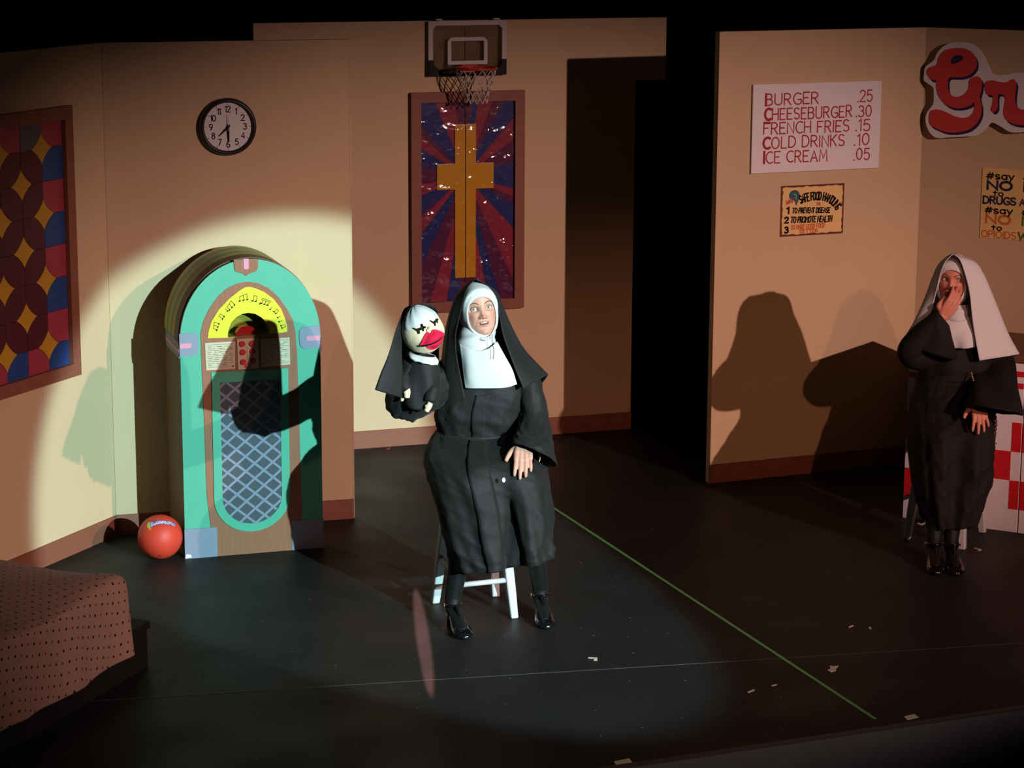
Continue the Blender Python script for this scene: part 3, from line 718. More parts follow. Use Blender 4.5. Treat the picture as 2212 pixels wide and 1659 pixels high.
textline('BETTER', (630, 1355), (1050, 1345), .018, .0046, 'ink_orange', .1)
textline('is', (1040, 695), (1120, 690), .020, .0045, 'ink_red')
arcp = [zp(*p) for p in ((650, 655), (800, 600), (950, 575), (1100, 570), (1230, 590), (1350, 650), (1440, 730), (1490, 810))]
AP = catm([(p[0], 0, p[1]) for p in arcp], 60); b = MB()
txt = 'SAFE FOOD HANDLING'; L, w = strokes(txt, .042, .14)
sl = np.concatenate([[0], np.cumsum(np.linalg.norm(np.diff(AP, axis=0), axis=1))])
arcL = []
for l in L:
    Q = []
    for (x, z) in l:
        s = x / w * sl[-1]; i = min(np.searchsorted(sl, s), 58); i = max(i, 1); t = AP[min(i + 1, 59)] - AP[i - 1]; t = t / np.linalg.norm(t)
        f = (s - sl[i - 1]) / max(1e-6, sl[i] - sl[i - 1]); p = AP[i - 1] * (1 - f) + AP[i] * f
        Q.append((p[0] - t[2] * z, p[2] + t[0] * z))
    arcL.append(Q)
for g in split_glyphs(txt, arcL): loc('letter', *ribbon(g, .0080, -.0053), 'ink', ps, smooth=False)

# 'say no' poster
s0 = FAR.on(2125, 362); s1 = FAR.on(2115, 513); su, sz1, sz0 = (s0[0] + s1[0]) / 2, s0[1], s1[1]; SW = .44; SH = sz1 - sz0
sp = hung('say_no_poster', 'yellow poster with colored say-no slogans on the far right flat', 'poster', FAR, su, sz0)
loc('sheet', *box(0, SW, -.004, -.001, 0, SH), 'poster', sp, smooth=False)
def sayno(x, w, z, lines):
    for t, dx, dz, h, wid, m in lines:
        L, ww = strokes(t, h, .18); tw = dx[1] - dx[0]
        L = [[(p[0] * tw / ww, p[1]) for p in l] for l in L]
        for g in split_glyphs(t, place(L, x + dx[0], z + dz)): loc('letter', *ribbon(g, wid, -.0046), m, sp, smooth=False)
sayno(0, 0, SH / 2, [('#say', (.025, .175), .135, .036, .008, 'ink'), ('NO', (.032, .165), .078, .044, .014, 'ink_navy'), ('to', (.065, .12), .043, .030, .007, 'ink'), ('DRUGS', (.012, .19), -.001, .038, .010, 'ink_navy')])
sayno(0, 0, 0, [('#say', (.025, .175), .140, .036, .008, 'ink'), ('NO', (.032, .165), .085, .044, .012, 'ink_orange'), ('to', (.065, .12), .048, .028, .007, 'ink'), ('OPIOIDS', (.010, .20), .006, .036, .006, 'ink_orange')])
sayno(.215, 0, SH / 2, [('#say', (.015, .165), .135, .036, .008, 'ink'), ('NO', (.02, .155), .078, .044, .014, 'ink_purple'), ('to', (.055, .11), .043, .030, .007, 'ink'), ('ALCOHOL', (.0, .215), -.001, .036, .009, 'ink_purple')])
sayno(.215, 0, 0, [('#say', (.015, .165), .140, .036, .008, 'ink'), ('NO', (.02, .155), .085, .044, .012, 'ink_green'), ('to', (.055, .11), .048, .028, .007, 'ink'), ('WEED', (.0, .19), .006, .036, .012, 'ink_green')])

# cut-out letter sign
def gz_(x, y):
    u, z = FAR.on(1980 + x / 6.638, 70 + y / 6.638); return (u, z)
sg_u, sg_z = gz_(140, 1500)
sg = hung('letter_sign', 'cut-out white sign with puffy red script letters shadowed navy, high at right', 'sign', FAR, sg_u, sg_z, y=-.03)
def smoothP(pts, n=90):
    P = [(x, 0, y) for x, y in pts]; P = P[-2:] + P + P[:3]; G = catm(P, (len(P) - 1) * 6 + 1)[12:-12 - 6]
    return [(p[0], p[2]) for p in G]
def sgn_poly(pts, sm=True):
    P = [gz_(*p) for p in pts]; P = [(p[0] - sg_u, p[1] - sg_z) for p in P]
    return smoothP(P) if sm else P
board = [(145, 690), (140, 610), (160, 490), (280, 390), (350, 260), (470, 165), (640, 130), (800, 150), (900, 210), (990, 320), (1060, 470), (1130, 590), (1300, 600), (1480, 570), (1700, 590), (1880, 680), (1900, 1200), (1820, 1380), (1560, 1420), (1380, 1420), (1240, 1340), (1110, 1285), (1020, 1380), (900, 1465), (700, 1485), (500, 1495), (320, 1500), (220, 1420), (165, 1280), (180, 1150), (270, 1020), (280, 900), (265, 770)]
loc('board', *prism(sgn_poly(board), -.012, 0), 'board_white', sg, smooth=False)
Gp = [(185, 580), (215, 500), (330, 455), (350, 360), (430, 260), (560, 220), (700, 220), (820, 270), (890, 370), (890, 490), (810, 590), (680, 635), (510, 640), (485, 740), (500, 850), (560, 905), (650, 910), (740, 860), (785, 780), (795, 680), (850, 630), (930, 630), (975, 700), (965, 820), (940, 920), (965, 1040), (960, 1170), (900, 1290), (790, 1380), (640, 1420), (470, 1420), (330, 1370), (235, 1310), (220, 1190), (250, 1110), (340, 1095), (450, 1130), (580, 1190), (700, 1215), (800, 1190), (860, 1110), (860, 1000), (800, 1040), (680, 1075), (540, 1065), (430, 1000), (355, 900), (325, 780), (318, 680), (240, 665)]
loc('letter_shadow', *prism([(x + .010, z - .013) for x, z in sgn_poly(Gp)], -.0135, -.012), 'signnavy', sg, smooth=False)
loc('letter', *prism(sgn_poly(Gp), -.016, -.0135), 'signred', sg, smooth=False)
loc('letter_eye', *prism(sgn_poly([(525, 415), (560, 345), (640, 320), (705, 345), (690, 390), (625, 425), (590, 440), (545, 440)]), -.0168, -.016), 'signnavy', sg, smooth=False)
Rp = [(1015, 760), (1030, 700), (1120, 680), (1240, 705), (1340, 700), (1420, 660), (1465, 730), (1450, 880), (1450, 1000), (1500, 1080), (1600, 1090), (1700, 1020), (1780, 1000), (1800, 1150), (1700, 1280), (1560, 1320), (1420, 1300), (1320, 1240), (1285, 1130), (1305, 960), (1280, 890), (1210, 880), (1195, 960), (1195, 1070), (1150, 1130), (1105, 1100), (1130, 1000), (1125, 900), (1050, 880), (1025, 830)]
loc('letter_shadow', *prism([(x + .010, z - .013) for x, z in sgn_poly(Rp)], -.0135, -.012), 'signnavy', sg, smooth=False)
loc('letter', *prism(sgn_poly(Rp), -.016, -.0135), 'signred', sg, smooth=False)
loc('stand_off', *box(.18, .26, 0, .03, .1, .3), 'dark_edge', sg, smooth=False)
loc('stand_off', *box(.6, .66, 0, .03, .15, .3), 'dark_edge', sg, smooth=False)

# ------------------------------------------------------------------ jukebox
JQ = Fr((-1.573, 10.903), (-.926, 11.112)); JW = JQ.L; JD = .41
jx = thing('jukebox', 'tall teal painted plywood jukebox with yellow arch and lattice grille', 'jukebox', JQ.o, JQ.ang)
def jp(*pts): return [JQ.on(*p) for p in pts]
zs, ztop = 1.06, 1.447
def archP(in_, zbot, top, n=40, spring=zs):
    """round-topped outline inset by in_"""
    return [(in_, zbot)] + [(JW / 2 - (JW / 2 - in_) * cos(t), spring + (top - spring) * sin(t)) for t in np.linspace(0, pi, n)] + [(JW - in_, zbot)]
# carcass: bands wrapped around the edge, straight sides below
O = archP(0, 0, ztop)
bands = [('stripe_y', .355, JD), ('stripe_g', .30, .355), ('stripe_y', .245, .30), ('stripe_g', .19, .245), ('stripe_y', .135, .19), ('stripe_b', .03, .135)]
up_ = archP(0, zs - .06, ztop)
dn = .004
loc('cabinet', *ringprism(O, archP(.02, 0.02, ztop - .02), .004, JD), 'stripe_b', jx, smooth=False)
loc('back_board', *prism(archP(.006, .001, ztop - .006), JD - .012, JD - .002), 'black_paint', jx, smooth=False)
for m, y0, y1 in bands:
    P = up_[1:-1]; Q = [(JW / 2 + (p[0] - JW / 2) * (1 + dn / (JW / 2)), p[1] + (p[1] - zs) / (ztop - zs) * dn) for p in P]
    n = len(P); V = [(p[0], y, p[1]) for y in (y0, y1) for p in Q] ; F = [(i, i + 1, n + i + 1, n + i) for i in range(n - 1)]
    V += [(p[0], y, p[1]) for y in (y0, y1) for p in P]; F += [(2 * n + i, 3 * n + i, 3 * n + i + 1, 2 * n + i + 1) for i in range(n - 1)]
    F += [(i, 2 * n + i, 2 * n + i + 1, i + 1) for i in range(n - 1)] + [(n + i, n + i + 1, 3 * n + i + 1, 3 * n + i) for i in range(n - 1)]
    loc('side_stripe', V, F, m, jx, smooth=False)
for x0, x1 in ((-dn - .002, 0), (JW, JW + dn + .002)):
    loc('side_band', *box(x0, x1, .0, JD - .05, zs - .075, zs + .0), 'greyblue', jx, smooth=False)
    loc('side_bar', *box(x0 - .002 if x0 < 0 else x0, x1 + (.002 if x0 > 0 else 0), -.001, JD - .05, zs - .048, zs - .030), 'pink', jx, smooth=False)
# front sheets: teal face with a window cut for the record well
yel = jp((448.5, 730), (449.5, 716), (456, 694), (472, 668), (494, 645), (514, 629), (526, 621), (537, 618.5), (551, 622), (570, 630), (590, 645), (606, 666), (615, 688), (619.5, 705), (620, 717))
hol = jp((491, 728.5), (491.5, 720), (494, 707), (500, 694), (510, 684), (522, 677.5), (536, 675), (551, 677.5), (564, 685), (573, 694), (579, 704), (582, 713), (582.4, 719.5), (540, 724), (520, 725.6))
# teal ring around the hole, made of an outer arch and an inner one with equal counts
n = 60
def resample(P, n):
    P = [Vector(p) for p in P] + [Vector(P[0])]; d = [0]
    for a, b in zip(P, P[1:]): d.append(d[-1] + (b - a).length)
    out = []
    for i in range(n):
        s = d[-1] * i / n; k = max(j for j in range(len(d) - 1) if d[j] <= s + 1e-12); f = (s - d[k]) / max(1e-9, d[k + 1] - d[k]); out.append(tuple(P[k] + (P[k + 1] - P[k]) * f))
    return out
hc = (sum(p[0] for p in hol) / len(hol), sum(p[1] for p in hol) / len(hol))
def byangle(P, n=120):
    """outline sampled by direction from the hole's middle"""
    R = []
    for i in range(n):
        a = 2 * pi * i / n; d = Vector((cos(a), sin(a))); best = None
        for p, q in zip(P, P[1:] + P[:1]):
            p, q = Vector(p) - Vector(hc), Vector(q) - Vector(hc); e = q - p; den = d.x * e.y - d.y * e.x
            if abs(den) < 1e-12: continue
            t = (p.x * e.y - p.y * e.x) / den; s = (p.x * d.y - p.y * d.x) / den
            if t > 0 and -1e-9 <= s <= 1 + 1e-9 and (best is None or t > best): best = t
        R.append((hc[0] + d.x * best, hc[1] + d.y * best))
    return R
H1 = byangle(hol)
def plate(name, P, y0, y1, m): return loc(name, *ringprism(byangle(P), H1, y0, y1), m, jx, smooth=False)
plate('front_board', [(p[0], p[1]) for p in O], -.004, .008, 'teal')
brown = [(.105, .0)] + jp((455, 1138), (447, 1090), (440, 900), (434, 760), (433, 717), (440, 690), (452, 666), (470, 640), (490, 622), (512, 612), (533, 608.5), (556, 611), (580, 622), (602, 642), (620, 668), (632, 690), (637, 712), (641, 760), (646, 912), (651, 1080)) + [(.585, .0)]
plate('brown_panel', brown, -.007, -.004, 'jbrown')
plate('yellow_arch', yel + jp((582.4, 719.7), (540, 724.2), (491, 728.7)), -.010, -.007, 'yellow')
# record well behind the hole
wl_ = MB(); n = len(H1)
wl_.add(([(p[0], y, p[1]) for y in (.008, .11) for p in H1], [(i, (i + 1) % n, n + (i + 1) % n, n + i) for i in range(n)] + [tuple(range(n, 2 * n))]))
wl_.build('record_well', 'olive', jx)
dm = jp((511, 727), (512, 720), (516, 713), (524, 707.5), (535, 705.5), (546, 707.5), (554, 713), (558.5, 720), (559, 724))
loc('record', *prism(dm, .02, .05), 'redshine', jx, smooth=False)
loc('record_edge', *prism(jp((509, 727.5), (561, 722.5), (561, 725), (509, 730)), -.004, .05), 'redshine', jx, smooth=False)
gdx = prism(jp((440.5, 737), (433, 733), (637, 722), (640, 728), (642, 790), (444, 803)), -.0082, -.007)
# note marks on the arch
nt_ = MB()
def note(cx, cy, ang, s, kind):
    u, z = JQ.on(cx, cy); ca_, sa_ = cos(ang), sin(ang)
    def T(L): return [[(u + (p[0] * ca_ - p[1] * sa_) * s, z + (p[0] * sa_ + p[1] * ca_) * s) for p in l] for l in L]
    Ls = {1: [[(0, 0), (0, 1)]], 2: [[(-.3, 0), (-.3, 1), (.3, 1), (.3, 0)]], 3: [[(-.7, 0), (-.7, .8), (.7, 1.1), (.7, .1)], [(0, 0), (0, .95)]], 4: [[(-.9, .7), (.9, .7)], [(-.9, .95), (.9, .95)], [(-.6, 0), (-.6, .7)], [(0, 0), (0, .7)], [(.6, 0), (.6, .7)]]}[kind]
    hd = {1: [0], 2: [-.3, .3], 3: [-.7, 0, .7], 4: [-.6, 0, .6]}[kind]
    nt_.add(ribbon(T(Ls), .0022, -.0104))
    nt_.add(ribbon(T([[(x - .22, 0), (x + .02, .04)] for x in hd]), .0055, -.0104))
for a in ((470, 705, 1.2, .022, 3), (482, 685, 1.0, .022, 2), (491, 671, .8, .016, 1), (501, 663, .75, .024, 3), (526, 648, .15, .026, 3), (549, 650, -.2, .026, 2), (560, 656, -.5, .010, 1), (571, 657, -.35, .026, 4), (583, 668, -.6, .014, 1), (593, 675, -.8, .020, 2), (599, 686, -1.0, .016, 1), (602, 695, -1.1, .016, 1), (607, 706, -1.2, .020, 2)): note(*a)
nt_.build('music_notes', 'ink', jx)
# cards and button plate
def card(pts, lines):
    P = jp(*pts); c = loc('song_card', *prism(P, -.0095, -.007), 'cream', jx, smooth=False); b = MB()
    x0 = min(p[0] for p in P) + .012; x1 = max(p[0] for p in P) - .012; z0 = min(p[1] for p in P) + .014; z1 = max(p[1] for p in P) - .012
    for i in range(lines):
        z = z1 - (z1 - z0) * i / (lines - 1); x = x0
        if i % 3 == 0: b.add(ribbon([[(x0 - .004, z), (x1 + .004, z + .002)]], .0012, -.0098)); continue
        while x < x1 - .01:
            l = rng.uniform(.006, .025); b.add(ribbon([[(x, z), (min(x + l, x1), z + rng.uniform(-.001, .001))]], .0018, -.0098)); x += l + rng.uniform(.005, .03)
    b.add(prism(arc(x1 - .0 if pts[0][0] < 500 else x0, z0, .004, .004, 0, 330, 11), -.0100, -.0095)); b.build('print', 'ink', c)
card(((442, 740.5), (507, 736.5), (507, 796), (445, 799.5)), 13); card(((561.5, 732.5), (624.5, 728), (626, 786.5), (565, 792)), 13)
bp_ = loc('button_plate', *prism(jp((511, 731.5), (557, 729), (558, 795), (513.6, 797.5)), -.0105, -.007), 'cream', jx, smooth=False)
for x, y in ((840, 1115), (937, 1112), (845, 1198), (943, 1190), (850, 1295), (947, 1283)):
    u, z = JQ.on(340 + x / 4.609, 500 + y / 4.609); n = 20
    V = []
    for r, yy in ((.0145, -.0105), (.0145, -.0145), (.0125, -.0165)): V += [(u + r * cos(2 * pi * j / n), yy, z + r * sin(2 * pi * j / n)) for j in range(n)]
    loc('button', V, gridF(3, n, True) + [tuple(2 * n + j for j in range(n))], 'redpaint', bp_, smooth=False)
b = MB(); ju = lambda x, y: JQ.on(340 + x / 4.609, 500 + y / 4.609)
b.add(ribbon([[ju(887, 1140), ju(893, 1305)]], .0022, -.0108)); b.add(ribbon([[ju(887, 1315), ju(862, 1337), ju(887, 1355)]], .006, -.0108)); b.add(ribbon([[ju(903, 1312), ju(928, 1332), ju(905, 1352)]], .006, -.0108))
b.build('plate_marks', 'redpaint', bp_)
# clips and shield
for side in (0, 1):
    P = jp((381, 721), (420, 719), (426, 724), (428, 740), (427, 760), (422, 767), (382, 770)) if side == 0 else jp((652, 706), (690, 703), (691, 751), (655, 753), (648, 746), (645.5, 730), (646, 714))
    P = [(min(max(p[0], -.004), JW + .004), p[1]) for p in P]
    c = loc('side_clip', *prism(P, -.0095, -.004), 'greyblue', jx, smooth=False)
    Q = jp((379, 743), (410, 740), (412.5, 742), (412.5, 748), (410, 750.5), (380, 753)) if side == 0 else jp((662, 725), (689, 723.5), (689.5, 734), (662, 735.5), (660, 732), (660, 728))
    Q = [(min(max(p[0], -.004), JW + .004), p[1]) for p in Q]
    loc('pink_bar', *prism(Q, -.012, -.0095), 'pink', c, smooth=False)
sh = loc('top_shield', *prism(jp((504, 561), (530, 558.5), (557, 560.5), (556.5, 577), (554, 584), (545, 588), (537, 590.5), (531, 595.5), (525, 590.5), (516, 588), (507.5, 585), (505.5, 577)), -.0095, -.004), 'jbrown', jx, smooth=False)
loc('pink_bar', *prism(jp((524.5, 558.5), (536, 558), (536.5, 578), (534, 581), (527.5, 581), (525.5, 579)), -.012, -.0095), 'pink', sh, smooth=False)
# grille: teal surround, dark cloth, lattice
def grillP(in_):
    x0, x1 = .135 + in_, .548 - in_; zc = .275; L = [(x0, .875 - in_ * .55), ] + [((x0 + x1) / 2 - (x1 - x0) / 2 * cos(t), zc - (.165 - in_) * sin(t) * 1.0) for t in np.linspace(0, pi, 30)] + [(x1, .875 - in_ * .55)]
    return L
ga = JQ.on(457.7, 898); gb = JQ.on(548, 1146); gc_ = JQ.on(624, 1081); gd = JQ.on(456, 808); ge = JQ.on(621, 790)
di = JQ.on(545.7, 1129); dl = JQ.on(480, 980); dr_ = JQ.on(604, 960); dt = JQ.on(540, 822); dk = JQ.on(485, 1081)
gx0, gx1 = ga[0], gc_[0] + .004
def UP(x0, x1, zt, zb, zc, n=30): return [(x0, zt), ] + [((x0 + x1) / 2 - (x1 - x0) / 2 * cos(t), zc - (zc - zb) * sin(t)) for t in np.linspace(0, pi, n)] + [(x1, zt)]
GO = UP(gx0, gx1, (gd[1] + ge[1]) / 2, gb[1], dk[1] + .01); GI = UP(dl[0] - .005, dr_[0] + .005, dt[1], di[1], dk[1] + .012)
fr_ = loc('grille_frame', *ringprism(GO, GI, -.0125, -.007), 'teal', jx, smooth=False)
gr = loc('grille', *prism(GI, -.0085, -.007), 'grilledark', jx, smooth=False)
gi0, gi1 = GI[0][0], GI[-1][0]; pxh, pzh = .0885, .0745
o0 = JQ.on(260 + 1035 / 4.148, 840 + 540 / 4.148)
def inside_z(x):
    t = (x - (gi0 + gi1) / 2) / ((gi1 - gi0) / 2); t = max(-1, min(1, t)); return dk[1] + .012 - (dk[1] + .012 - di[1]) * sqrt(max(0, 1 - t * t))
for sgn in (1, -1):
    for kk in range(-14, 15):
        seg = []
        for x in np.linspace(gi0, gi1, 60):
            z = o0[1] + sgn * (x - o0[0]) * pzh / pxh + kk * pzh
            if inside_z(x) + .001 < z < GI[0][1] - .001: seg.append((x, z))
        if len(seg) > 2:
            V, F = ribbon([[seg[0], seg[-1]]], .0115, -.0098 - (.0006 if sgn > 0 else 0)); n = len(V)
            loc('lattice_bar', V + [(v[0], -.0085, v[2]) for v in V], F + [(0, 2, 6, 4), (1, 5, 7, 3), (0, 4, 5, 1), (2, 3, 7, 6)], 'greyblue', gr, smooth=False)
f0 = JQ.on(399, 1143); f1 = JQ.on(468, 1138)
loc('foot_block', *box(-.003, f1[0], -.0095, -.004, .0, f0[1]), 'greyblue', jx, smooth=False)
loc('foot_block', *box(JW - f1[0], JW + .003, -.0095, -.004, .0, f0[1]), 'greyblue', jx, smooth=False)
cr = [(.0, -.0098, .004), (.03, -.0098, .006), (.025, -.012, .02), (.004, -.012, .024)]
loc('torn_tape', cr, [(0, 1, 2, 3)], 'white', jx, smooth=False)

# ------------------------------------------------------------------ playground ball
bc = at(346, 1158, 10.905); bc.z = .1075; br = .1075
ball = thing('playground_ball', 'red rubber playground ball on the floor against the teal jukebox', 'ball', (bc.x, bc.y, 0))
V = [(0, 0, br)]; F = []; nu, nv = 64, 40
for i in range(1, nv):
    for j in range(nu):
        t = pi * i / nv; V.append((br * sin(t) * cos(2 * pi * j / nu), br * sin(t) * sin(2 * pi * j / nu), br * cos(t)))
V.append((0, 0, -br)); F = [(0, 1 + j, 1 + (j + 1) % nu) for j in range(nu)]
for i in range(nv - 2): F += [(1 + i * nu + j, 1 + (i + 1) * nu + j, 1 + (i + 1) * nu + (j + 1) % nu, 1 + i * nu + (j + 1) % nu) for j in range(nu)]
F += [(len(V) - 1, 1 + (nv - 2) * nu + (j + 1) % nu, 1 + (nv - 2) * nu + j) for j in range(nu)]
skinb = loc('skin', [Vector(v) + Vector((0, 0, .1075)) for v in V], F, 'rubber', ball)
vd = (Vector((0, 0, CH)) - bc).normalized(); vx = Vector((0, 0, 1)).cross(vd).normalized(); vz = vd.cross(vx)
def onball(x, z, k=1.006):
    """front-view coordinates (ball radii) -> point on the ball"""
    y = sqrt(max(0.02, 1 - x * x - z * z)); d = (vx * x + vz * z + vd * y).normalized(); return d * br * k + Vector((0, 0, .1075))
def ballpatch(P, m, name, k):
    c = Vector((sum(p[0] for p in P) / len(P), sum(p[1] for p in P) / len(P))); V = []; F = []; n = len(P)
    for f in (1, .66, .33):
        V += [onball(*(c + (Vector(p) - c) * f), k) for p in P]
    V.append(onball(c.x, c.y, k))
    F = gridF(3, n, True) + [(2 * n + j, 2 * n + (j + 1) % n, 3 * n) for j in range(n)]
    return loc(name, V, F, m, skinb)
def bz(x, y): return ((x - 925) / 665, (800 - y) / 665)
spl = []
for i in range(28):
    a = 2 * pi * i / 28; r = (.15 if i % 2 else .10) * (1.6 if i in (21, 23) else 1)
    spl.append((bz(620, 450)[0] + r * cos(a) * .85, bz(620, 450)[1] + r * sin(a) * 1.15))
ballpatch(spl, 'ball_yellow', 'splash', 1.003)
ballpatch([(bz(625, 430)[0] + .085 * cos(2 * pi * i / 14), bz(625, 430)[1] + .10 * sin(2 * pi * i / 14)) for i in range(14)], 'ball_green', 'splash', 1.005)
band = [bz(*p) for p in ((650, 360), (760, 325), (900, 320), (1050, 325), (1200, 350), (1340, 400), (1380, 480), (1350, 510), (1230, 470), (1080, 440), (930, 430), (800, 460), (700, 500), (660, 535), (640, 480))]
V = []; half = [(p, q) for p, q in zip(catm([(x, y, 0) for x, y in band[:7]], 16), catm([(x, y, 0) for x, y in [band[14], band[13], band[12], band[11], band[10], band[9], band[8], band[7]]], 16))]
G = [[onball(*(A_(p)[:2] * (1 - t) + A_(q)[:2] * t), 1.007) for t in (0, .25, .5, .75, 1)] for p, q in half]
loc('logo_band', [v for r in G for v in r], gridF(16, 5), 'ball_blue', skinb)
L, w = strokes('PLAYGROUNDBALL', 1, .22); b = MB()
for l in L:
    Q = []
    for (x, z) in l:
        s = .06 + .93 * x / w; i = s * 15; k = min(int(i), 14); f = i - k
        p = A_(half[k][0])[:2] * (1 - f) + A_(half[k + 1][0])[:2] * f; q_ = A_(half[k][1])[:2] * (1 - f) + A_(half[k + 1][1])[:2] * f
        Q.append(q_ + (p - q_) * (.14 + .72 * z))
    V, F = ribbon([[(c[0], c[1]) for c in Q]], .017, 0)
    b.add(([onball(v[0], v[2], 1.020) for v in V], F))
b.build('lettering', 'ball_white', skinb, smooth=True)
ballpatch([(bz(900, 1350)[0] + .03 * cos(2 * pi * i / 10), bz(900, 1350)[1] + .02 * sin(2 * pi * i / 10)) for i in range(10)], 'ink', 'valve', 1.003)

# ------------------------------------------------------------------ bed platform and spread
bo = Vector((-1.494, 9.302, 0)); be1 = Vector((-.933, .36, 0)).normalized(); be2 = Vector((-be1.y, be1.x, 0)); be2 = -be2 if be2.y > 0 else be2
bang = atan2(be1.y, be1.x)
bed = thing('bed_platform', 'low black wooden platform under the dotted bedspread', 'platform', bo, atan2(be2.y, be2.x))
# local x along be2 (towards the stalls), local y: pick so that be1 is reached
sy = 1 if Vector((-sin(atan2(be2.y, be2.x)), cos(atan2(be2.y, be2.x)), 0)).dot(be1) > 0 else -1
loc('top_board', *bevbox(0, 2.0, *sorted((0, sy * 1.1)), .17, .2, .004), 'black_paint', bed, smooth=False)
loc('side_board', *bevbox(.01, 1.99, *sorted((sy * .01, sy * 1.09)), 0, .17, .003), 'black_paint', bed, smooth=False)
def bedp(a, b, z): return bo + be2 * a + be1 * b + Vector((0, 0, z))
# spread: rounded rectangle rings from the middle of the top to the hem
a0, a1, b0, b1 = .20, 1.96, -.032, 1.06; n = 160
def rrect(inset, rad, z, wav=0.0, out=0.0):
    x0, x1, y0, y1 = a0 + inset - out, a1 - inset + out, b0 + inset - out, b1 - inset + out; w, h = x1 - x0, y1 - y0; per_ = 2 * (w + h); R = []
    for i in range(n):
        s = per_ * i / n
        if s < w: p = Vector((x0 + s, y0))
        elif s < w + h: p = Vector((x1, y0 + s - w))
        elif s < 2 * w + h: p = Vector((x1 - (s - w - h), y1))
        else: p = Vector((x0, y1 - (s - 2 * w - h)))
        cx = min(max(p.x, x0 + rad), x1 - rad); cy = min(max(p.y, y0 + rad), y1 - rad); d = p - Vector((cx, cy))
        if d.length > rad: p = Vector((cx, cy)) + d.normalized() * rad
        k = wav * (sin(i * .55 + 1.2) + .6 * sin(i * 1.13))
        if d.length > 1e-6: p = p + d.normalized() * k
        R.append(bedp(p.x, p.y, z(i) if callable(z) else z))
    return R
hemz = lambda i: (.215 if i > n * .93 or i < 1 else .105) + .012 * sin(i * .5)
def hz_(i):
    f = i / n
    base = .118 if f < .32 else .215
    return base + .007 * sin(i * .29 + .5) + .003 * sin(i * 1.1)
topz = lambda dz, k=0: (lambda i: .468 + dz + k * .010 * sin(i * .23 + 1))
R = [rrect(.46, .02, topz(.012)), rrect(.34, .06, topz(.012)), rrect(.18, .07, topz(.008, .5)), rrect(.08, .06, topz(.0, 1)), rrect(.022, .055, topz(-.014, 1)), rrect(.0, .05, lambda i: .425), rrect(0, .05, lambda i: .34, .003, .004), rrect(0, .05, lambda i: .42 - (.42 - hz_(i)) * .62, .006, .006), rrect(0, .05, lambda i: hz_(i) + .03, .008, .009), rrect(0, .05, hz_, .009, .010)]
G = loft([[tuple(p) for p in r] for r in R], 44)
nv_, nu_ = G.shape[:2]
F = gridF(nv_, nu_, True) + [tuple(range(nu_))]
# cloth coordinates: along the bed and outwards, measured over the surface
vs_ = np.concatenate([np.zeros((1, nu_)), np.cumsum(np.linalg.norm(np.diff(G, axis=0), axis=2), axis=0)])
uvs = []
cen = A_(bedp((a0 + a1) / 2, (b0 + b1) / 2, 0))
for i in range(nv_):
    for j in range(nu_):
        p = G[i, j] - cen; e = G[min(i, 21), j] - cen; d1, d2 = e @ A_(be2), e @ A_(be1)
        lim = (a1 - a0) / 2 - .0, (b1 - b0) / 2 - .0; q1, q2 = p @ A_(be2), p @ A_(be1); drop = max(0, .45 - G[i, j, 2])
        uvs.append((q1 + (drop * np.sign(q1) if abs(q1) > lim[0] - .02 and abs(q2) < lim[1] - .03 else 0), q2 + (drop * np.sign(q2) if abs(q2) > lim[1] - .06 else 0)))
bs = mesh('bedspread', [Vector(p) for p in G.reshape(-1, 3)], F, 'spread', None, uv=uvs)
s = bs.modifiers.new('thickness', 'SOLIDIFY'); s.thickness = .006; s.offset = -1
tag(bs, 'brown polka dot bedspread draped over the low black platform at lower left', 'bedspread')

# ------------------------------------------------------------------ soda counter
cdir = (cos(radians(-28)), sin(radians(-28)))
CN = Fr((2.020, 11.714), (2.020 + cdir[0], 11.714 + cdir[1])); ct = thing('soda_counter', 'white counter with red checks and brown top at right edge behind seated nun', 'counter', CN.o, CN.ang)
CT = .875
pw = CN.on(2200, 1100)[0]
loc('front_panel', *bevbox(0, pw - .003, 0, .02, 0, CT, .002), 'board_white', ct, smooth=False)
loc('front_panel', *bevbox(pw + .003, 1.5, 0, .02, 0, CT, .002), 'board_white', ct, smooth=False)
loc('end_panel', *bevbox(0, .02, .02, .60, 0, CT, .002), 'board_white', ct, smooth=False)
loc('carcass', *box(.03, 1.48, .03, .58, 0, CT), 'black_paint', ct, smooth=False)
loc('worktop', *bevbox(-.02, 1.52, -.015, .62, CT, CT + .03, .005), 'counter_top', ct, smooth=False)
sq = .148; cu0 = CN.on(2139, 1036)[0]; czb = .119 + .0
c0 = CN.on(2182, 974); 
xb = CN.on(2181, 1036)[0]; 
za, zb_, zc_, zd = .567, .417, .268, .120
k0 = -int(xb / sq) - 1
for r, (zl, zh) in enumerate(((zd, zc_), (zc_, zb_), (zb_, za))):
    for k in range(k0, 9):
        x0 = xb + k * sq; x1 = x0 + sq
        if x1 < .02 or x0 > 1.48: continue
        if (k + r) % 2 == 0:
            xa, xc = max(x0, .002), min(x1, 1.498)
            for p0, p1 in ((xa, min(xc, pw - .004)), (max(xa, pw + .004), xc)):
                if p1 - p0 > .01: loc('check_square', *box(p0, p1, -.0015, .0005, zl, zh), 'checkred', ct, smooth=False)
for zz in (.815, .755):
    for p0, p1 in ((.002, pw - .004), (pw + .004, 1.498)): loc('stripe', *box(p0, p1, -.0015, .0005, zz - .014, zz + .014), 'checkred', ct, smooth=False)

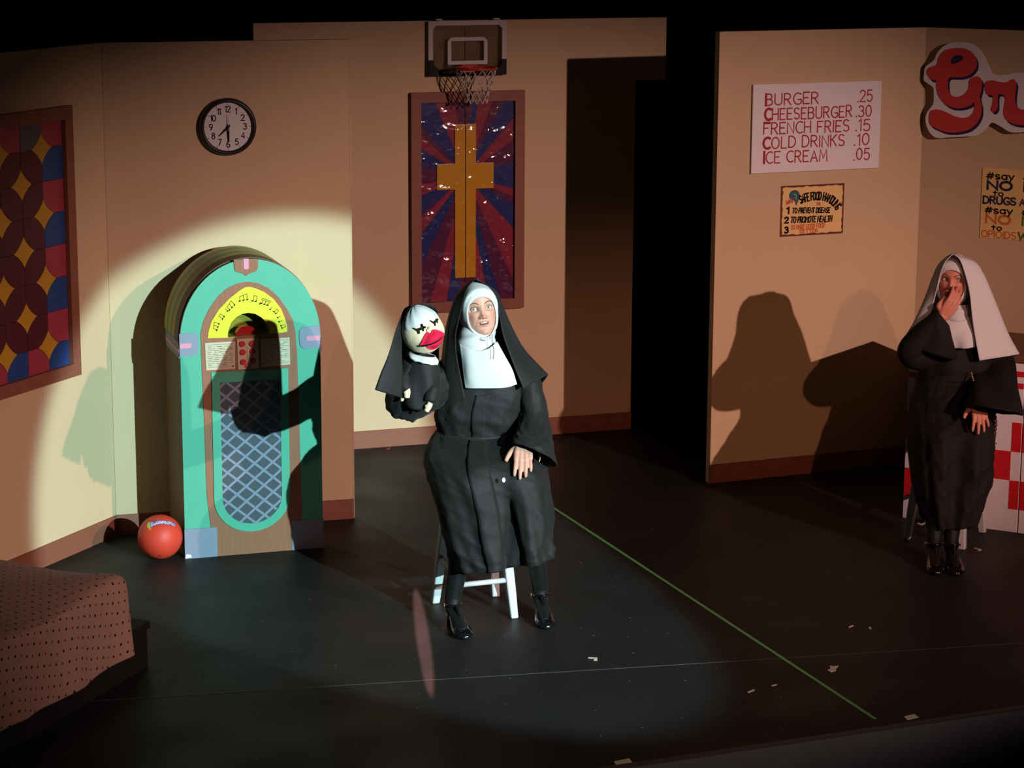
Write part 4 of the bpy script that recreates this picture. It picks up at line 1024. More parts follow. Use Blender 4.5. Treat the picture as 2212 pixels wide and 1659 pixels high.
# ------------------------------------------------------------------ tape and scraps on the stage floor
def gpt(px, py):
    d = at(px, py, 10) - Vector((0, 0, CH)); return Vector((0, 0, CH)) + d * (-CH / d.z)
t0, t1 = gpt(1183, 1089), gpt(1890, 1553)
tp = strip('floor_tape', t0[:2], t1[:2], .016, .0015, 'tape_green'); tag(tp, 'long straight green tape line running down the black stage floor', 'tape')
def scrap(px, py, kind, m, lab, grp):
    p = gpt(px, py); a = rng.uniform(0, pi); s = rng.uniform(.8, 1.2)
    P = {'ell': [(-.02, -.008), (.022, -.008), (.022, .0), (-.004, .001), (-.004, .018), (-.02, .016)], 'bit': [(-.012, -.005), (.012, -.004), (.014, .006), (-.004, .008)],
         'sliver': [(-.016, -.003), (.015, -.004), (.017, .003), (-.014, .004)], 'tag': [(-.028, -.014), (.028, -.010), (.026, .016), (-.026, .013)], 'star': [(-.03, -.004), (-.008, -.014), (.004, -.008), (.03, -.006), (.014, .006), (.01, .02), (-.004, .008), (-.026, .010)]}[kind]
    if kind == 'tag': a = .3
    V = []; 
    for z in (.0006, .003): V += [(p.x + s * (q[0] * cos(a) - q[1] * sin(a)), p.y + s * 1.5 * (q[0] * sin(a) + q[1] * cos(a)), z) for q in P]
    n = len(P); o = mesh('paper_scrap', V, [tuple(range(n, 2 * n)), tuple(range(n))[::-1]] + [(i, (i + 1) % n, n + (i + 1) % n, n + i) for i in range(n)], m, None, smooth=False)
    tag(o, lab, 'scrap', grp); return o
scrap(840, 969, 'ell', 'ink_red', 'red paper bit on the floor by the back baseboard left of seated nun', None)
scrap(1281, 1423, 'ell', 'paper', 'pale bent paper bit on the floor just left of green tape line', None)
scrap(2112, 1187, 'ell', 'paper', 'tan bent tape mark on the floor beside the right stool', None)
scrap(1992, 1132, 'ell', 'paper', 'tan bent tape mark under the right stool', None)
scrap(1800, 1445, 'star', 'paper', 'crumpled pale scrap on dark floor right of green tape', None)
scrap(1880, 1358, 'bit', 'paper', 'larger of two small grey bits on floor below the right nun', None)
scrap(1838, 1354, 'sliver', 'paper', 'smaller of two small grey bits on floor below the right nun', None)
scrap(1346, 1648, 'tag', 'paper_glow', 'pale tape tab on the floor at the stage front edge, bottom centre', None)
scrap(1968, 1550, 'tag', 'paper_glow', 'pale tape tab on floor near end of green tape, lower right', None)
scrap(1622, 1494, 'sliver', 'paper', 'thin pale sliver on floor between the tape line and stage edge', None)
scrap(1672, 1481, 'sliver', 'paper', 'curled pale sliver close to lower half of green tape', None)
scrap(185, 1180, 'bit', 'white', 'white crumb on floor against the left baseboard', None)

# ------------------------------------------------------------------ people: anatomy helpers
HZ = [-.119, -.114, -.105, -.09, -.07, -.045, -.02, .005, .03, .06, .085, .102, .111, .115]
HWd = [.004, .028, .043, .054, .0625, .069, .0725, .074, .0745, .0725, .060, .041, .022, .004]
HFr = [.052, .070, .080, .083, .084, .0855, .087, .088, .091, .088, .072, .049, .027, .004]
HBk = [.000, .010, .025, .042, .058, .075, .088, .097, .101, .097, .078, .053, .028, .004]
zf = np.linspace(-.119, .115, 400)
def sm(a):
    v = np.interp(zf, HZ, a); k = np.ones(17) / 17; e = np.concatenate([np.full(8, v[0]), v, np.full(8, v[-1])]); w = np.convolve(e, k, 'valid'); w[:5] = v[:5]; w[-5:] = v[-5:]; return w
SW_, SF_, SB_ = sm(HWd), sm(HFr), sm(HBk)
def fdisp(x, z, openm):
    g = lambda a, s: np.exp(-(a / s) ** 2); ax = np.abs(x)
    t = np.clip((.012 - z) / .046, 0, 1)
    nose = np.where(z > .012, .0030 * g(z - .012, .014), .0030 + .0165 * t ** 1.35) * np.exp(-(ax / (.0078 + .0042 * t)) ** 2.4) * np.where(z < -.034, g(z + .034, .0052), 1)
    nose += .0045 * g(x, .0085) * g(z + .031, .0075)
    d = nose + .0085 * g(ax - .0140, .0055) * g(z + .0335, .0068) - .0035 * g(ax - .0075, .0035) * g(z + .0405, .0028)
    d -= .0075 * g(ax - .033, .016) * g(z - .004, .0115) + .0085 * np.exp(-((ax - .0332) / .0175) ** 6 - ((z - .004) / .0105) ** 6)
    d += .0030 * g(ax - .030, .020) * g(z - .0245, .0065)
    d += .0060 * g(ax - .042, .018) * g(z + .026, .019)
    d += .0042 * g(x, .020) * g(z + .0530, .0042) + .0050 * g(x, .017) * g(z + .0685, .005) - .0035 * g(x, .023) * g(z + .0605, .0026)
    d -= openm * .010 * np.exp(-((x / .019) ** 4) - ((z + .0600) / .0048) ** 4)
    d -= .0024 * g(x, .02) * g(z + .081, .006); d += .0060 * g(x, .020) * g(z + .100, .013)
    d -= .0016 * g(ax - (.027 + (-.035 - z) * .30), .0045) * g(z + .054, .018)
    return d
def head_pt(lam, z, openm=0.0, off=0.0):
    w, f, b = np.interp(z, zf, SW_), np.interp(z, zf, SF_), np.interp(z, zf, SB_)
    s, c = np.sin(lam), np.cos(lam); x = (w + off) * s
    y = np.where(c > 0, -(f + off) * np.abs(c) ** .85, (b + off) * np.abs(c) ** .9)
    if off == 0: y = y - np.where(c > 0, fdisp(x, z, openm) * np.clip(c * 3, 0, 1), 0)
    return np.stack([x, y, z * np.ones_like(x)], -1)
def face_y(x, z, openm=0.0):
    w = np.interp(z, zf, SW_); lam = np.arcsin(np.clip(x / w, -1, 1)); return head_pt(lam, np.asarray(z, float), openm)[..., 1]
class Head:
    """a head turned by yaw/pitch/roll about its middle"""
    def __init__(s, c, yaw=0, pitch=0, roll=0, scale=1.0):
        s.c = Vector(c); s.k = scale
        s.R = Matrix.Rotation(radians(yaw), 3, 'Z') @ Matrix.Rotation(-radians(pitch), 3, 'X') @ Matrix.Rotation(-radians(roll), 3, 'Y')
        s.RA = A_(s.R)
    def __call__(s, P): return (A_(P, float) * s.k) @ s.RA.T + A_(s.c)
    def mesh(s, openm):
        t = np.linspace(-1, 1, 240, endpoint=False); lam = pi * np.sign(t) * np.abs(t) ** 1.35
        q = np.linspace(0, pi, 190); z = -.002 - .117 * np.cos(q[1:-1]); z = np.concatenate([np.linspace(-.1185, .1145, 188)])
        G = np.stack([head_pt(lam, np.full_like(lam, zz), openm) for zz in z])
        V = [tuple(p) for p in G.reshape(-1, 3)]; F = gridF(len(z), 240, True); I = []
        for f in F:
            p = A_([V[i] for i in f]).mean(0); x, y, zz = p; mi = 0
            if y < -.03:
                if openm > 0 and (x / .0180) ** 4 + ((zz + .0600) / .0042) ** 4 < 1: mi = 1
            I.append(mi)
        F += [tuple(range(240)), tuple(range(187 * 240 + 239, 187 * 240 - 1, -1))]; I += [0, 0]
        # eyelids over each eye
        for sx in (-1, 1):
            E = s.eye(sx); n = len(V); nt, nk = 28, 7
            for k in range(nk):
                kk = k / (nk - 1)
                for i in range(nt):
                    a = 2 * pi * i / nt; ca, sa = cos(a), sin(a)
                    ox, oz = .0142 * ca, (s.open if sa > 0 else .0058) * sa * (1 - .22 * abs(ca) ** 3)
                    X, Z = ox + (ca * .0225 - ox) * kk, oz + (sa * .0165 - oz) * kk
                    r = .0155; dd = r * r - min(X * X + Z * Z, r * r * .98); yy = E[1] - sqrt(dd)
                    fy = float(face_y(E[0] + X, E[2] + Z, openm)); b_ = kk ** 1.5
                    V.append((E[0] + X, min(yy, fy) * (1 - b_) + (fy + .0006) * b_ if kk > 0 else yy, E[2] + Z))
            fs = gridF(nk, nt, True); F += [tuple(i + n for i in f) for f in fs]; I += [0] * len(fs)
        VA = A_(V); x, y, z = VA[:, 0], VA[:, 1], VA[:, 2]; ax = np.abs(x); frn = (y < -.04)
        sst = lambda e: np.clip(e / .0016 + .5, 0, 1)
        upz = -.0482 - .0016 * np.exp(-(x / .004) ** 2) - 10.0 * np.maximum(0, ax - .004) ** 2; loz = -.0745 + 16.0 * ax ** 2
        s.lip = sst(upz - z) * sst(z - loz) * sst(.0250 - ax) * frn
        s.blush = .75 * np.exp(-((ax - .043) / .017) ** 2 - ((z + .026) / .018) ** 2) * frn + .35 * np.exp(-(x / .010) ** 2 - ((z + .033) / .010) ** 2) * frn + .35 * np.exp(-(x / .016) ** 2 - ((z + .1) / .012) ** 2) * frn
        return [Vector(p) for p in s(VA)], F, I
    open = .0085
    def eye(s, sx): return (sx * .0332, float(face_y(.0332, .004)) + .0040, .004)
def paint(o, hd, nB):
    for nm_, arr in (('lip', hd.lip), ('blush', hd.blush)):
        a = o.data.attributes.new(nm_, 'FLOAT', 'POINT'); a.data.foreach_set('value', [0.0] * nB + [float(v) for v in arr])
def sphereVF(c, r, nu=24, nv=16, squash=(1, 1, 1)):
    V = []; 
    for i in range(nv + 1):
        for j in range(nu):
            t = pi * i / nv; V.append(Vector((r * sin(t) * cos(2 * pi * j / nu) * squash[0], r * sin(t) * sin(2 * pi * j / nu) * squash[1], r * cos(t) * squash[2])) + Vector(c))
    return V, gridF(nv + 1, nu, True)
def eyes(hd, parent, gaze=(0, 0), iris='iris'):
    for sx in (-1, 1):
        E = Vector(hd.eye(sx)); r = .0145; V = []; I = []; nu, nv = 28, 26
        gd_ = Vector((gaze[0], -1, gaze[1])).normalized(); a = gd_.orthogonal().normalized(); b_ = gd_.cross(a)
        for i in range(nv + 1):
            t = pi * (i / nv) ** 1.4
            for j in range(nu): V.append(E + (gd_ * cos(t) + (a * cos(2 * pi * j / nu) + b_ * sin(2 * pi * j / nu)) * sin(t)) * r)
        F = gridF(nv + 1, nu, True)
        for f in F:
            t = pi * ((f[0] // nu + .5) / nv) ** 1.4; I.append(2 if t < .18 else 1 if t < .44 else 0)
        mesh('eye', [Vector(p) for p in hd(A_([tuple(v) for v in V]))], F, ['eyewhite', iris, 'pupil'], parent, True, I)
def brows(hd, parent, m='brow', lift=0.0):
    for sx in (-1, 1):
        P = [(.013, .0235), (.021, .0285 + lift), (.033, .0320 + lift), (.044, .0290 + lift), (.053, .0215)]; C = catm([(p[0] * sx, 0, p[1]) for p in P], 16); V = []; n = len(C)
        for i, c in enumerate(C):
            w = .0030 * (1 - .75 * (i / (n - 1)) ** 1.6) * (.6 + .4 * min(1, i / 4))
            for dz, dy in ((w, -.0004), (0, -.0022), (-w, -.0004)): V.append((c[0], float(face_y(c[0], c[2] + dz)) + dy, c[2] + dz))
        mesh('eyebrow', [Vector(p) for p in hd(A_(V))], gridF(n, 3), m, parent)
    for sx in (-1, 1):
        E = hd.eye(sx); V = []; n = 16
        for i in range(n):
            a = radians(4 + 172 * i / (n - 1)); X, Z = .0143 * cos(a), (hd.open + .0001) * sin(a) * (1 - .22 * abs(cos(a)) ** 3)
            y = E[1] - sqrt(max(0, .0155 ** 2 - X * X - Z * Z))
            V += [(E[0] + X, y - .0003, E[2] + Z - .0004), (E[0] + X * 1.05, y - .0012, E[2] + Z + .0014)]
        mesh('eyelashes', [Vector(p) for p in hd(A_(V))], [(2 * i, 2 * i + 1, 2 * i + 3, 2 * i + 2) for i in range(n - 1)], 'lash', parent)
def hood(hd, parent, m, hx=.0615, ztop_=.056, zbot=-.122, name='coif'):
    """close white hood: ring around the face, back over the skull"""
    n = 64; rings = []
    for k, (off, sc) in enumerate(((.0005, .985), (.006, 1.0), (.009, 1.06), (.010, 1.18), (.011, 1.38))):
        R = []
        for i in range(n):
            a = 2 * pi * i / n; ca = cos(a); s2 = sc if ca > 0 else 1 + (sc - 1) * .35
            x = hx * (1 + (sc - 1) * .75) * sin(a) * (1 - .10 * max(0, -ca) ** 2)
            z = -.030 + ((ztop_ + .030) if ca > 0 else (-.030 - zbot)) * np.sign(ca) * abs(ca) ** (.72 if ca > 0 else .95) * s2
            zz = max(min(z, .112), -.107); w = np.interp(zz, zf, SW_)
            lam = np.arcsin(np.clip(x / (w + off), -1, 1)); p = head_pt(np.array([lam]), np.array([zz]), 0, off)[0]
            R.append((x, p[1], z + (.006 if ca > 0 and sc > 1.1 else 0)))
        rings.append(R)
    for y, X, T, B in ((-.012, .084, .124, -.132), (.03, .086, .126, -.135), (.075, .076, .112, -.11), (.105, .045, .06, -.05), (.112, .005, .01, -.01)):
        rings.append([(X * sin(2 * pi * i / n), y, -.004 + (T if cos(2 * pi * i / n) > 0 else -B) * cos(2 * pi * i / n)) for i in range(n)])
    G = loft(rings, 40); sh_ = G.shape; G = hd(G.reshape(-1, 3)).reshape(sh_)
    return cloth(name, G, m, parent, closed=True, thick=.003)
def fuse(parts, voxel, smooth=4):
    """join closed tubes into one continuous skin"""
    b = MB()
    for p in parts: b.add(p)
    me = bpy.data.meshes.new('tmp'); me.from_pydata([tuple(v) for v in b.V], [], b.F); o = bpy.data.objects.new('tmp', me); COL.objects.link(o)
    r = o.modifiers.new('r', 'REMESH'); r.mode = 'VOXEL'; r.voxel_size = voxel; r.adaptivity = 0
    s_ = o.modifiers.new('s', 'SMOOTH'); s_.factor = .5; s_.iterations = smooth
    dg = bpy.context.evaluated_depsgraph_get(); e = o.evaluated_get(dg); m2 = e.to_mesh()
    V = [v.co.copy() for v in m2.vertices]; F = [tuple(p.vertices) for p in m2.polygons]; e.to_mesh_clear(); bpy.data.objects.remove(o); bpy.data.meshes.remove(me)
    return V, F
def blob(c, r, sq=(1, 1, 1)):
    V, F = sphereVF(c, r, 20, 14, sq); return V, F
def tap(pts, rads, n=14):
    """limb with rounded ends through joints with their radii"""
    k = max(2, (len(pts) - 1) * 6 + 1); P = catm([tuple(p) for p in pts], k); R = np.interp(np.linspace(0, len(rads) - 1, k), range(len(rads)), rads)
    return tubeVF([Vector(p) for p in P], list(R), n)
def hand_parts(wrist, fwd, back, side, size=1.0, curl=(.25, .25, .22), spread=.10, thumb=(.55, .80, -.1)):
    """wrist point, direction of the fingers, outward normal of the back of the hand, direction of the thumb side"""
    f = Vector(fwd).normalized(); bk_ = Vector(back); bk_ = (bk_ - f * bk_.dot(f)).normalized(); sd = Vector(side); sd = (sd - f * sd.dot(f) - bk_ * sd.dot(bk_)).normalized()
    W_ = Vector(wrist); P = lambda x, y, z: W_ + (f * x + sd * y + bk_ * z) * size
    out = [tap([P(-.045, 0, -.012), P(-.02, 0, -.003), P(.008, .002, 0)], [.023 * size, .0235 * size, .024 * size])]
    base = [(.088, .031, .073, .0092), (.093, .0105, .082, .0094), (.089, -.0105, .075, .009), (.080, -.0300, .058, .008)]
    for i, (bx, by, L, r) in enumerate(base):
        out.append(tap([P(.0, by * .45, 0), P(.045, by * .85, .002), P(bx, by, .002)], [.0165 * size, .0150 * size, .0118 * size]))
        a = 0.0; p = Vector((bx, by, .002)); sp = spread * (1.5 - i) * .55; pts = [P(bx - .012, by, .002), P(*p)]; rad = [r * 1.08 * size, r * 1.1 * size]
        for j, sl in enumerate((.46, .30, .24)):
            a += curl[j]; d = Vector((cos(a) * cos(sp), cos(a) * sin(sp), -sin(a))); p = p + d * L * sl; pts.append(P(*p)); rad.append(r * (1.02, .92, .70)[j] * size)
        out.append(tap(pts, rad, 12))
    th = Vector(thumb).normalized(); p0 = Vector((.018, .020, -.006)); p1 = p0 + Vector((.42, .75, -.2)).normalized() * .030; p2 = p1 + th * .034; p3 = p2 + Vector((th.x * 1.3, th.y * .75, th.z)).normalized() * .028
    out.append(tap([P(*p0), P(*p1), P(*p2), P(*p3)], [.016 * size, .0145 * size, .0112 * size, .0082 * size], 12))
    out.append(blob(P(.03, .012, -.004), .020 * size, (1, 1, 1)))
    return out
def shoe(parent, heel, toe, name='shoe'):
    """black patent T-strap shoe with a block heel"""
    heel, toe = Vector((heel[0], heel[1], 0)), Vector((toe[0], toe[1], 0)); d = (toe - heel).normalized(); s_ = Vector((-d.y, d.x, 0)); L = .245
    P = lambda x, y, z: heel + d * x + s_ * y + Vector((0, 0, z))
    st = [(0.0, .022, .062, .045), (.03, .030, .058, .050), (.075, .031, .042, .048), (.12, .036, .022, .046), (.165, .044, .008, .040), (.205, .043, .004, .034), (.232, .032, .004, .026), (.246, .012, .005, .014)]
    rings = []
    for x, w, zb, h in st:
        rings.append([tuple(P(x, w * (abs(cos(t)) ** .8) * np.sign(cos(t)), zb + h * (.5 + .5 * (abs(sin(t)) ** .8) * np.sign(sin(t))))) for t in np.linspace(0, 2 * pi, 24, endpoint=False)])
    G = loft(rings, 30); nv, nu = G.shape[:2]
    sh_ = mesh(name, [Vector(p) for p in G.reshape(-1, 3)], gridF(nv, nu, True) + [tuple(range(nu))[::-1], tuple((nv - 1) * nu + j for j in range(nu))], 'patent', parent)
    b = MB(); b.add(tubeVF([P(.026, 0, .066), P(.024, 0, .03), P(.024, 0, 0.0)], [.026, .020, .022], 14)); 
    mesh('heel', b.V, b.F, 'patent', sh_)
    b = MB()
    strap = [P(.152, 0, .050), P(.128, 0, .074), P(.104, 0, .094), P(.088, 0, .110)]
    V = []
    for c in strap: V += [c + s_ * .0065 + d * .004, c - s_ * .0065 + d * .004]
    mesh('t_strap', [v + Vector((0, 0, .004)) for v in V], [(0, 1, 3, 2), (2, 3, 5, 4), (4, 5, 7, 6)], 'patent', sh_).modifiers.new('t', 'SOLIDIFY').thickness = .004
    ring = [P(.050 + .040 * cos(t), .0385 * sin(t), .104 + .006 * cos(t)) for t in np.linspace(0, 2 * pi, 28, endpoint=False)]
    mesh('ankle_strap', *tubeVF(ring, .0058, 8, closed=True), 'patent', sh_)
    sg = -1 if s_.x > 0 else 1
    q = P(.052, sg * .040, .104); mesh('buckle', *tubeVF([q + d * .008 * cos(t) + Vector((0, 0, .008 * sin(t))) + s_ * sg * .0045 for t in np.linspace(0, 2 * pi, 14, endpoint=False)], .0018, 6, closed=True), 'gold', sh_)
    return sh_
def foot_leg(hip, knee, ankle, heel, toe):
    heel, toe = Vector((heel[0], heel[1], 0)), Vector((toe[0], toe[1], 0)); d = (toe - heel).normalized()
    k, a = Vector(knee), Vector(ankle)
    calf = k.lerp(a, .33) - d * .012
    L = [tap([Vector(hip), Vector(hip).lerp(k, .5), k, calf, k.lerp(a, .72), a], [.085, .075, .056, .057, .042, .036]), tap([a, heel + d * .05 + Vector((0, 0, .085)), heel + d * .12 + Vector((0, 0, .055)), heel + d * .2 + Vector((0, 0, .025))], [.036, .034, .030, .018])]
    return L
def stool(name, label, cs, top, group=None):
    """cs: the four foot points in order; painted white, splayed legs, two levels of rungs"""
    c = sum((Vector((p[0], p[1], 0)) for p in cs), Vector()) / 4; t = thing(name, label, 'stool', c, 0, group)
    R = []
    tp_ = [c + (Vector((p[0], p[1], 0)) - c) * .62 + Vector((0, 0, top - .03)) for p in cs]; ft = [Vector((p[0], p[1], 0)) for p in cs]
    for a, b_ in zip(ft, tp_):
        rad = (a - c).normalized(); e = (ft[1] - ft[0]).normalized(); g = Vector((-e.y, e.x, 0)); V = []
        for p, w in ((a, .017), (a.lerp(b_, .25), .020), (b_, .022)):
            for s1, s2 in ((1, 1), (1, -1), (-1, -1), (-1, 1)): V.append(p + e * w * s1 + g * w * s2)
        mesh('leg', V, gridF(3, 4, True) + [(3, 2, 1, 0), (8, 9, 10, 11)], 'whitepaint', t, smooth=False).modifiers.new('b', 'BEVEL').width = .004
    for i in range(4):
        f = .30 if i % 2 == 0 else .38; a, b_ = ft[i].lerp(tp_[i], f), ft[(i + 1) % 4].lerp(tp_[(i + 1) % 4], f)
        mesh('rung', *tubeVF([a, b_], .012, 12), 'whitepaint', t)
    e = (ft[1] - ft[0]).normalized(); ang = atan2(e.y, e.x); n = 40; V = []
    for z, r in ((top - .03, .150), (top - .006, .158), (top, .150)):
        V += [c + Vector((r * cos(2 * pi * j / n), r * sin(2 * pi * j / n), z)) for j in range(n)]
    mesh('seat', V, gridF(3, n, True) + [tuple(range(n))[::-1], tuple(2 * n + j for j in range(n))], 'whitepaint', t)
    return t

# ------------------------------------------------------------------ seated nun in the follow spot
stool('stool', 'white painted wooden stool under the nun with the puppet', [(-.344, 10.207), (-.072, 10.311), (.013, 9.992), (-.259, 9.888)], .60, 'white wooden stools')
n1 = thing('person', 'seated person in black nun habit and white collar, holding up a nun puppet', 'person', (-.16, 10.1, 0))
h1 = Head(at(1034, 668, 10.055), yaw=11, pitch=9, roll=7)
HV, HF, HI = h1.mesh(1.0)
wr1 = at(1131, 957, 9.835); f1_ = at(1130, 1020, 9.735) - wr1
parts = hand_parts(wr1, f1_, (0.05, -.75, .65), (-1, 0, 0), 1.0, curl=(.10, .28, .22), spread=.10, thumb=(.80, .55, -.05))
nk = h1(A_([(0, .02, -.06)]))[0]
sh_l, sh_r = at(1132, 800, 10.1), at(965, 810, 10.1); el_l, el_r = at(1160, 910, 10.05), at(866, 872, 9.78)
parts += [tap([sh_l, el_l, wr1], [.055, .042, .026]), tap([sh_r, sh_r.lerp(el_r, .5), el_r], [.055, .048, .040]), tap([el_r, at(884, 835, 9.69), at(895, 785, 9.68)], [.040, .034, .022]),
          tap([Vector(nk), Vector((-.15, 10.1, 1.12))], [.052, .058]), tap([sh_r, Vector((-.155, 10.1, 1.12)), sh_l], [.06, .085, .06]),
          tap([Vector((-.155, 10.1, 1.10)), Vector((-.15, 10.11, .95)), Vector((-.14, 10.12, .80)), Vector((-.13, 10.12, .70))], [.09, .09, .09, .11])]
kn_r, kn_l = at(1012, 1100, 9.835), at(1145, 1095, 9.85)
an_r, an_l = Vector((-.255, 9.865, .13)), Vector((.130, 10.02, .13))
hl_r, to_r = (-.268, 9.895), (-.190, 9.655); hl_l, to_l = (.125, 10.055), (.158, 9.81)
parts += foot_leg((-.22, 10.1, .70), kn_r, an_r, hl_r, to_r) + foot_leg((-.05, 10.1, .70), kn_l, an_l, hl_l, to_l)
BV, BF = fuse(parts, .0032, 5)
nB = len(BV)
hp_ = A_(wr1)
BI = [0 if (BV[f[0]] - wr1).length < .19 and BV[f[0]].z < wr1.z + .035 else 2 for f in BF]
paint(mesh('body', BV + HV, BF + [tuple(i + nB for i in f) for f in HF], ['skin', 'mouth', 'stocking'], n1, True, BI + HI), h1, nB)
eyes(h1, n1, gaze=(-.10, .08)); brows(h1, n1)
# teeth in the parted mouth
V = []; n = 14
for i in range(n):
    x = -.0145 + .029 * i / (n - 1); y = float(face_y(x, -.0535, 0.0)) + .0035 + .0015 * abs(x) / .0145
    V += [(x, y, -.0545), (x, y - .0006, -.0605)]
mesh('teeth', [Vector(p) for p in h1(A_(V))], [(2 * i, 2 * i + 1, 2 * i + 3, 2 * i + 2) for i in range(n - 1)], 'teeth', n1)
shoe(n1, hl_r, to_r); shoe(n1, hl_l, to_l)
hood(h1, n1, 'linen')
# wrapped neck and bib
fr = lambda u, v, k=1.0: 0 * u
R = [pxring((1000, 700), (1066, 698), 10.05, .060, 40), pxring((994, 716), (1069, 712), 10.045, .076, 40), pxring((988, 732), (1070, 728), 10.045, .090, 40), pxring((986, 746), (1070, 744), 10.05, .100, 40), pxring((990, 760), (1072, 758), 10.06, .110, 40)]
cloth('neck_wrap', loft(R, 24, lambda u, v: .0035 * np.sin(v * 17 + 3 * np.sin(u * 6.28 + 1)) * np.sin(v * pi) + 0 * u), 'linen', n1, closed=True, thick=.003)
net = [[at(*p) for p in r] for r in (
    [(992, 742, 9.985), (1010, 752, 9.95), (1032, 757, 9.94), (1054, 753, 9.945), (1074, 738, 9.985)],
    [(996, 772, 9.96), (1013, 783, 9.925), (1040, 787, 9.915), (1068, 783, 9.92), (1090, 768, 9.96)],
    [(1000, 806, 9.945), (1017, 813, 9.915), (1050, 816, 9.905), (1084, 812, 9.912), (1106, 798, 9.945)],
    [(1005, 838, 9.935), (1027, 839, 9.908), (1060, 839, 9.898), (1094, 837, 9.905), (1117, 830, 9.935)])]
cloth('bib_collar', patch([[tuple(p) for p in r] for r in net], 30, 36, lambda u, v: .003 * np.sin(u * 9 + v * 4) * v), 'linen', n1, thick=.003)
# bodice
R = [pxring((1006, 742), (1066, 742), 10.07, .055), pxring((978, 768), (1112, 764), 10.085, .085), pxring((958, 796), (1142, 790), 10.095, .112), pxring((948, 840), (1142, 838), 10.085, .140),
     pxring((938, 885), (1135, 885), 10.085, .142), pxring((946, 928), (1127, 930), 10.095, .130), pxring((945, 945), (1132, 945), 10.095, .133)]
R = [oval(A_(r).mean(0), (A_(r)[0] - A_(r)[20]) / 2, (A_(r)[10] - A_(r)[30]) / 2, 96, p=.9) for r in R]
bod = loft(R, 70, lambda u, v: wrinkle(u, v, .018, 3, 9, 7, 5) * np.clip((v - .3) * 2.5, 0, 1) + (.003 * np.sin(u * 2 * pi * 7 + 2.0 * np.sin(v * 5)) + .004 * np.sin(u * 2 * pi * 13 + v * 8)) * np.clip((v - .35) * 2.2, 0, 1) * (1 - .3 * v))
cloth('habit_bodice', bod, 'habit', n1, closed=True, thick=.003)
# skirt of the habit: over the lap, down from the knees, parted on one side
def skirt(rings, hemz, slit_u, slit_w, slit_d, knees, nfold=9, amp=.008, seed=0.0):
    R = [pxring(*r[:4], 120, p=.82) for r in rings]; RR = []
    for k, r in enumerate(R):
        c = A_(r).mean(0); m = rings[k][4]; q = A_(r).copy(); lx = (q[:, 0] - c[0]) / (np.abs(q[:, 0] - c[0]).max() + 1e-9); fr_m = np.clip((c[1] - q[:, 1]) / (np.abs(q[:, 1] - c[1]).max() + 1e-9), 0, 1)
        ry = np.abs(q[:, 1] - c[1]).max(); q[:, 1] += fr_m * ry * m * np.exp(-((lx - knees) / .30) ** 2); RR.append(q)
    G = np.stack([catm(np.stack(RR)[:, j], 90) for j in range(120)], 1)
    N = grid_normals(G, True); u = np.linspace(0, 1, 120, endpoint=False)[None, :]; v = np.linspace(0, 1, 90)[:, None]
    d = amp * np.clip(v * 1.6 - .2, 0, 1.2) * (np.sin(u * 2 * pi * nfold + seed + 1.5 * np.sin(v * 3)) + .5 * np.sin(u * 2 * pi * (nfold * 2 + 1) + v * 5 + seed))
    d = d + wrinkle(u, v, .015, 11 + int(seed * 7), 9, 6, 4)
    if slit_d:
        w = slit_w * np.clip((v - .50) / .5, 0, 1) + .002; s_ = np.exp(-((u - slit_u - .012 * (v - .5)) / w) ** 4); d = d - slit_d * s_ * np.clip((v - .47) * 5, 0, 1)
    sgn = 1.0
    cen = G.mean(1, keepdims=True); sgn = np.sign(((G - cen) * N).sum(2)); return G + (N * sgn[..., None]) * d[..., None]
S1 = [((945, 932), (1129, 930), 10.095, .132, 0), ((928, 952), (1150, 950), 10.07, .185, 0), ((918, 980), (1168, 976), 10.02, .255, .05), ((920, 1010), (1178, 1004), 9.97, .262, .14), ((930, 1045), (1184, 1040), 9.92, .225, .20),
      ((945, 1095), (1190, 1090), 9.88, .185, .22), ((958, 1150), (1192, 1145), 9.855, .165, .20), ((974, 1195), (1193, 1180), 9.84, .155, .16), ((984, 1226), (1193, 1200), 9.835, .15, .10)]
sk = skirt(S1, None, .212, .030, .07, .22, 8, .007)
skirt1 = cloth('habit_skirt', sk, 'habit', n1, closed=True, thick=.004)
# front button band over bodice and skirt
def bandstrip(name, G, ua, ub, va, vb, m, parent, off=.004, nv=40):
    nv0, nu0 = G.shape[:2]; N = grid_normals(G, True); cen = G.mean(1, keepdims=True); sg = np.sign(((G - cen) * N).sum(2))[..., None]; Q = G + N * sg * off
    rows = []
    for k in range(nv):
        v = va + (vb - va) * k / (nv - 1); fv = v * (nv0 - 1); i = min(int(fv), nv0 - 2); f = fv - i; row = []
        for e in np.linspace(0, 1, 7):
            uu = (ua(v) * (1 - e) + ub(v) * e) * nu0; j = int(uu); g = uu - j
            a = Q[i, j % nu0] * (1 - g) + Q[i, (j + 1) % nu0] * g; b2 = Q[i + 1, j % nu0] * (1 - g) + Q[i + 1, (j + 1) % nu0] * g; row.append(a * (1 - f) + b2 * f)
        rows.append(row)
    return cloth(name, A_(rows), m, parent, thick=.006)
bandstrip('button_band', bod, lambda v: .232, lambda v: .272, .50, .99, 'habit', n1, .004)
bandstrip('button_band', sk, lambda v: .236 + .008 * v, lambda v: .276 + .012 * v, .03, .995, 'habit', n1, .005, 70)
# belt with tied end
R = [pxring((944, 929), (1130, 927), 10.095, .139, 96), pxring((943, 936), (1131, 935), 10.095, .142, 96), pxring((944, 944), (1132, 943), 10.095, .141, 96)]
cloth('belt', loft(R, 8), 'habit', n1, closed=True, thick=.004)
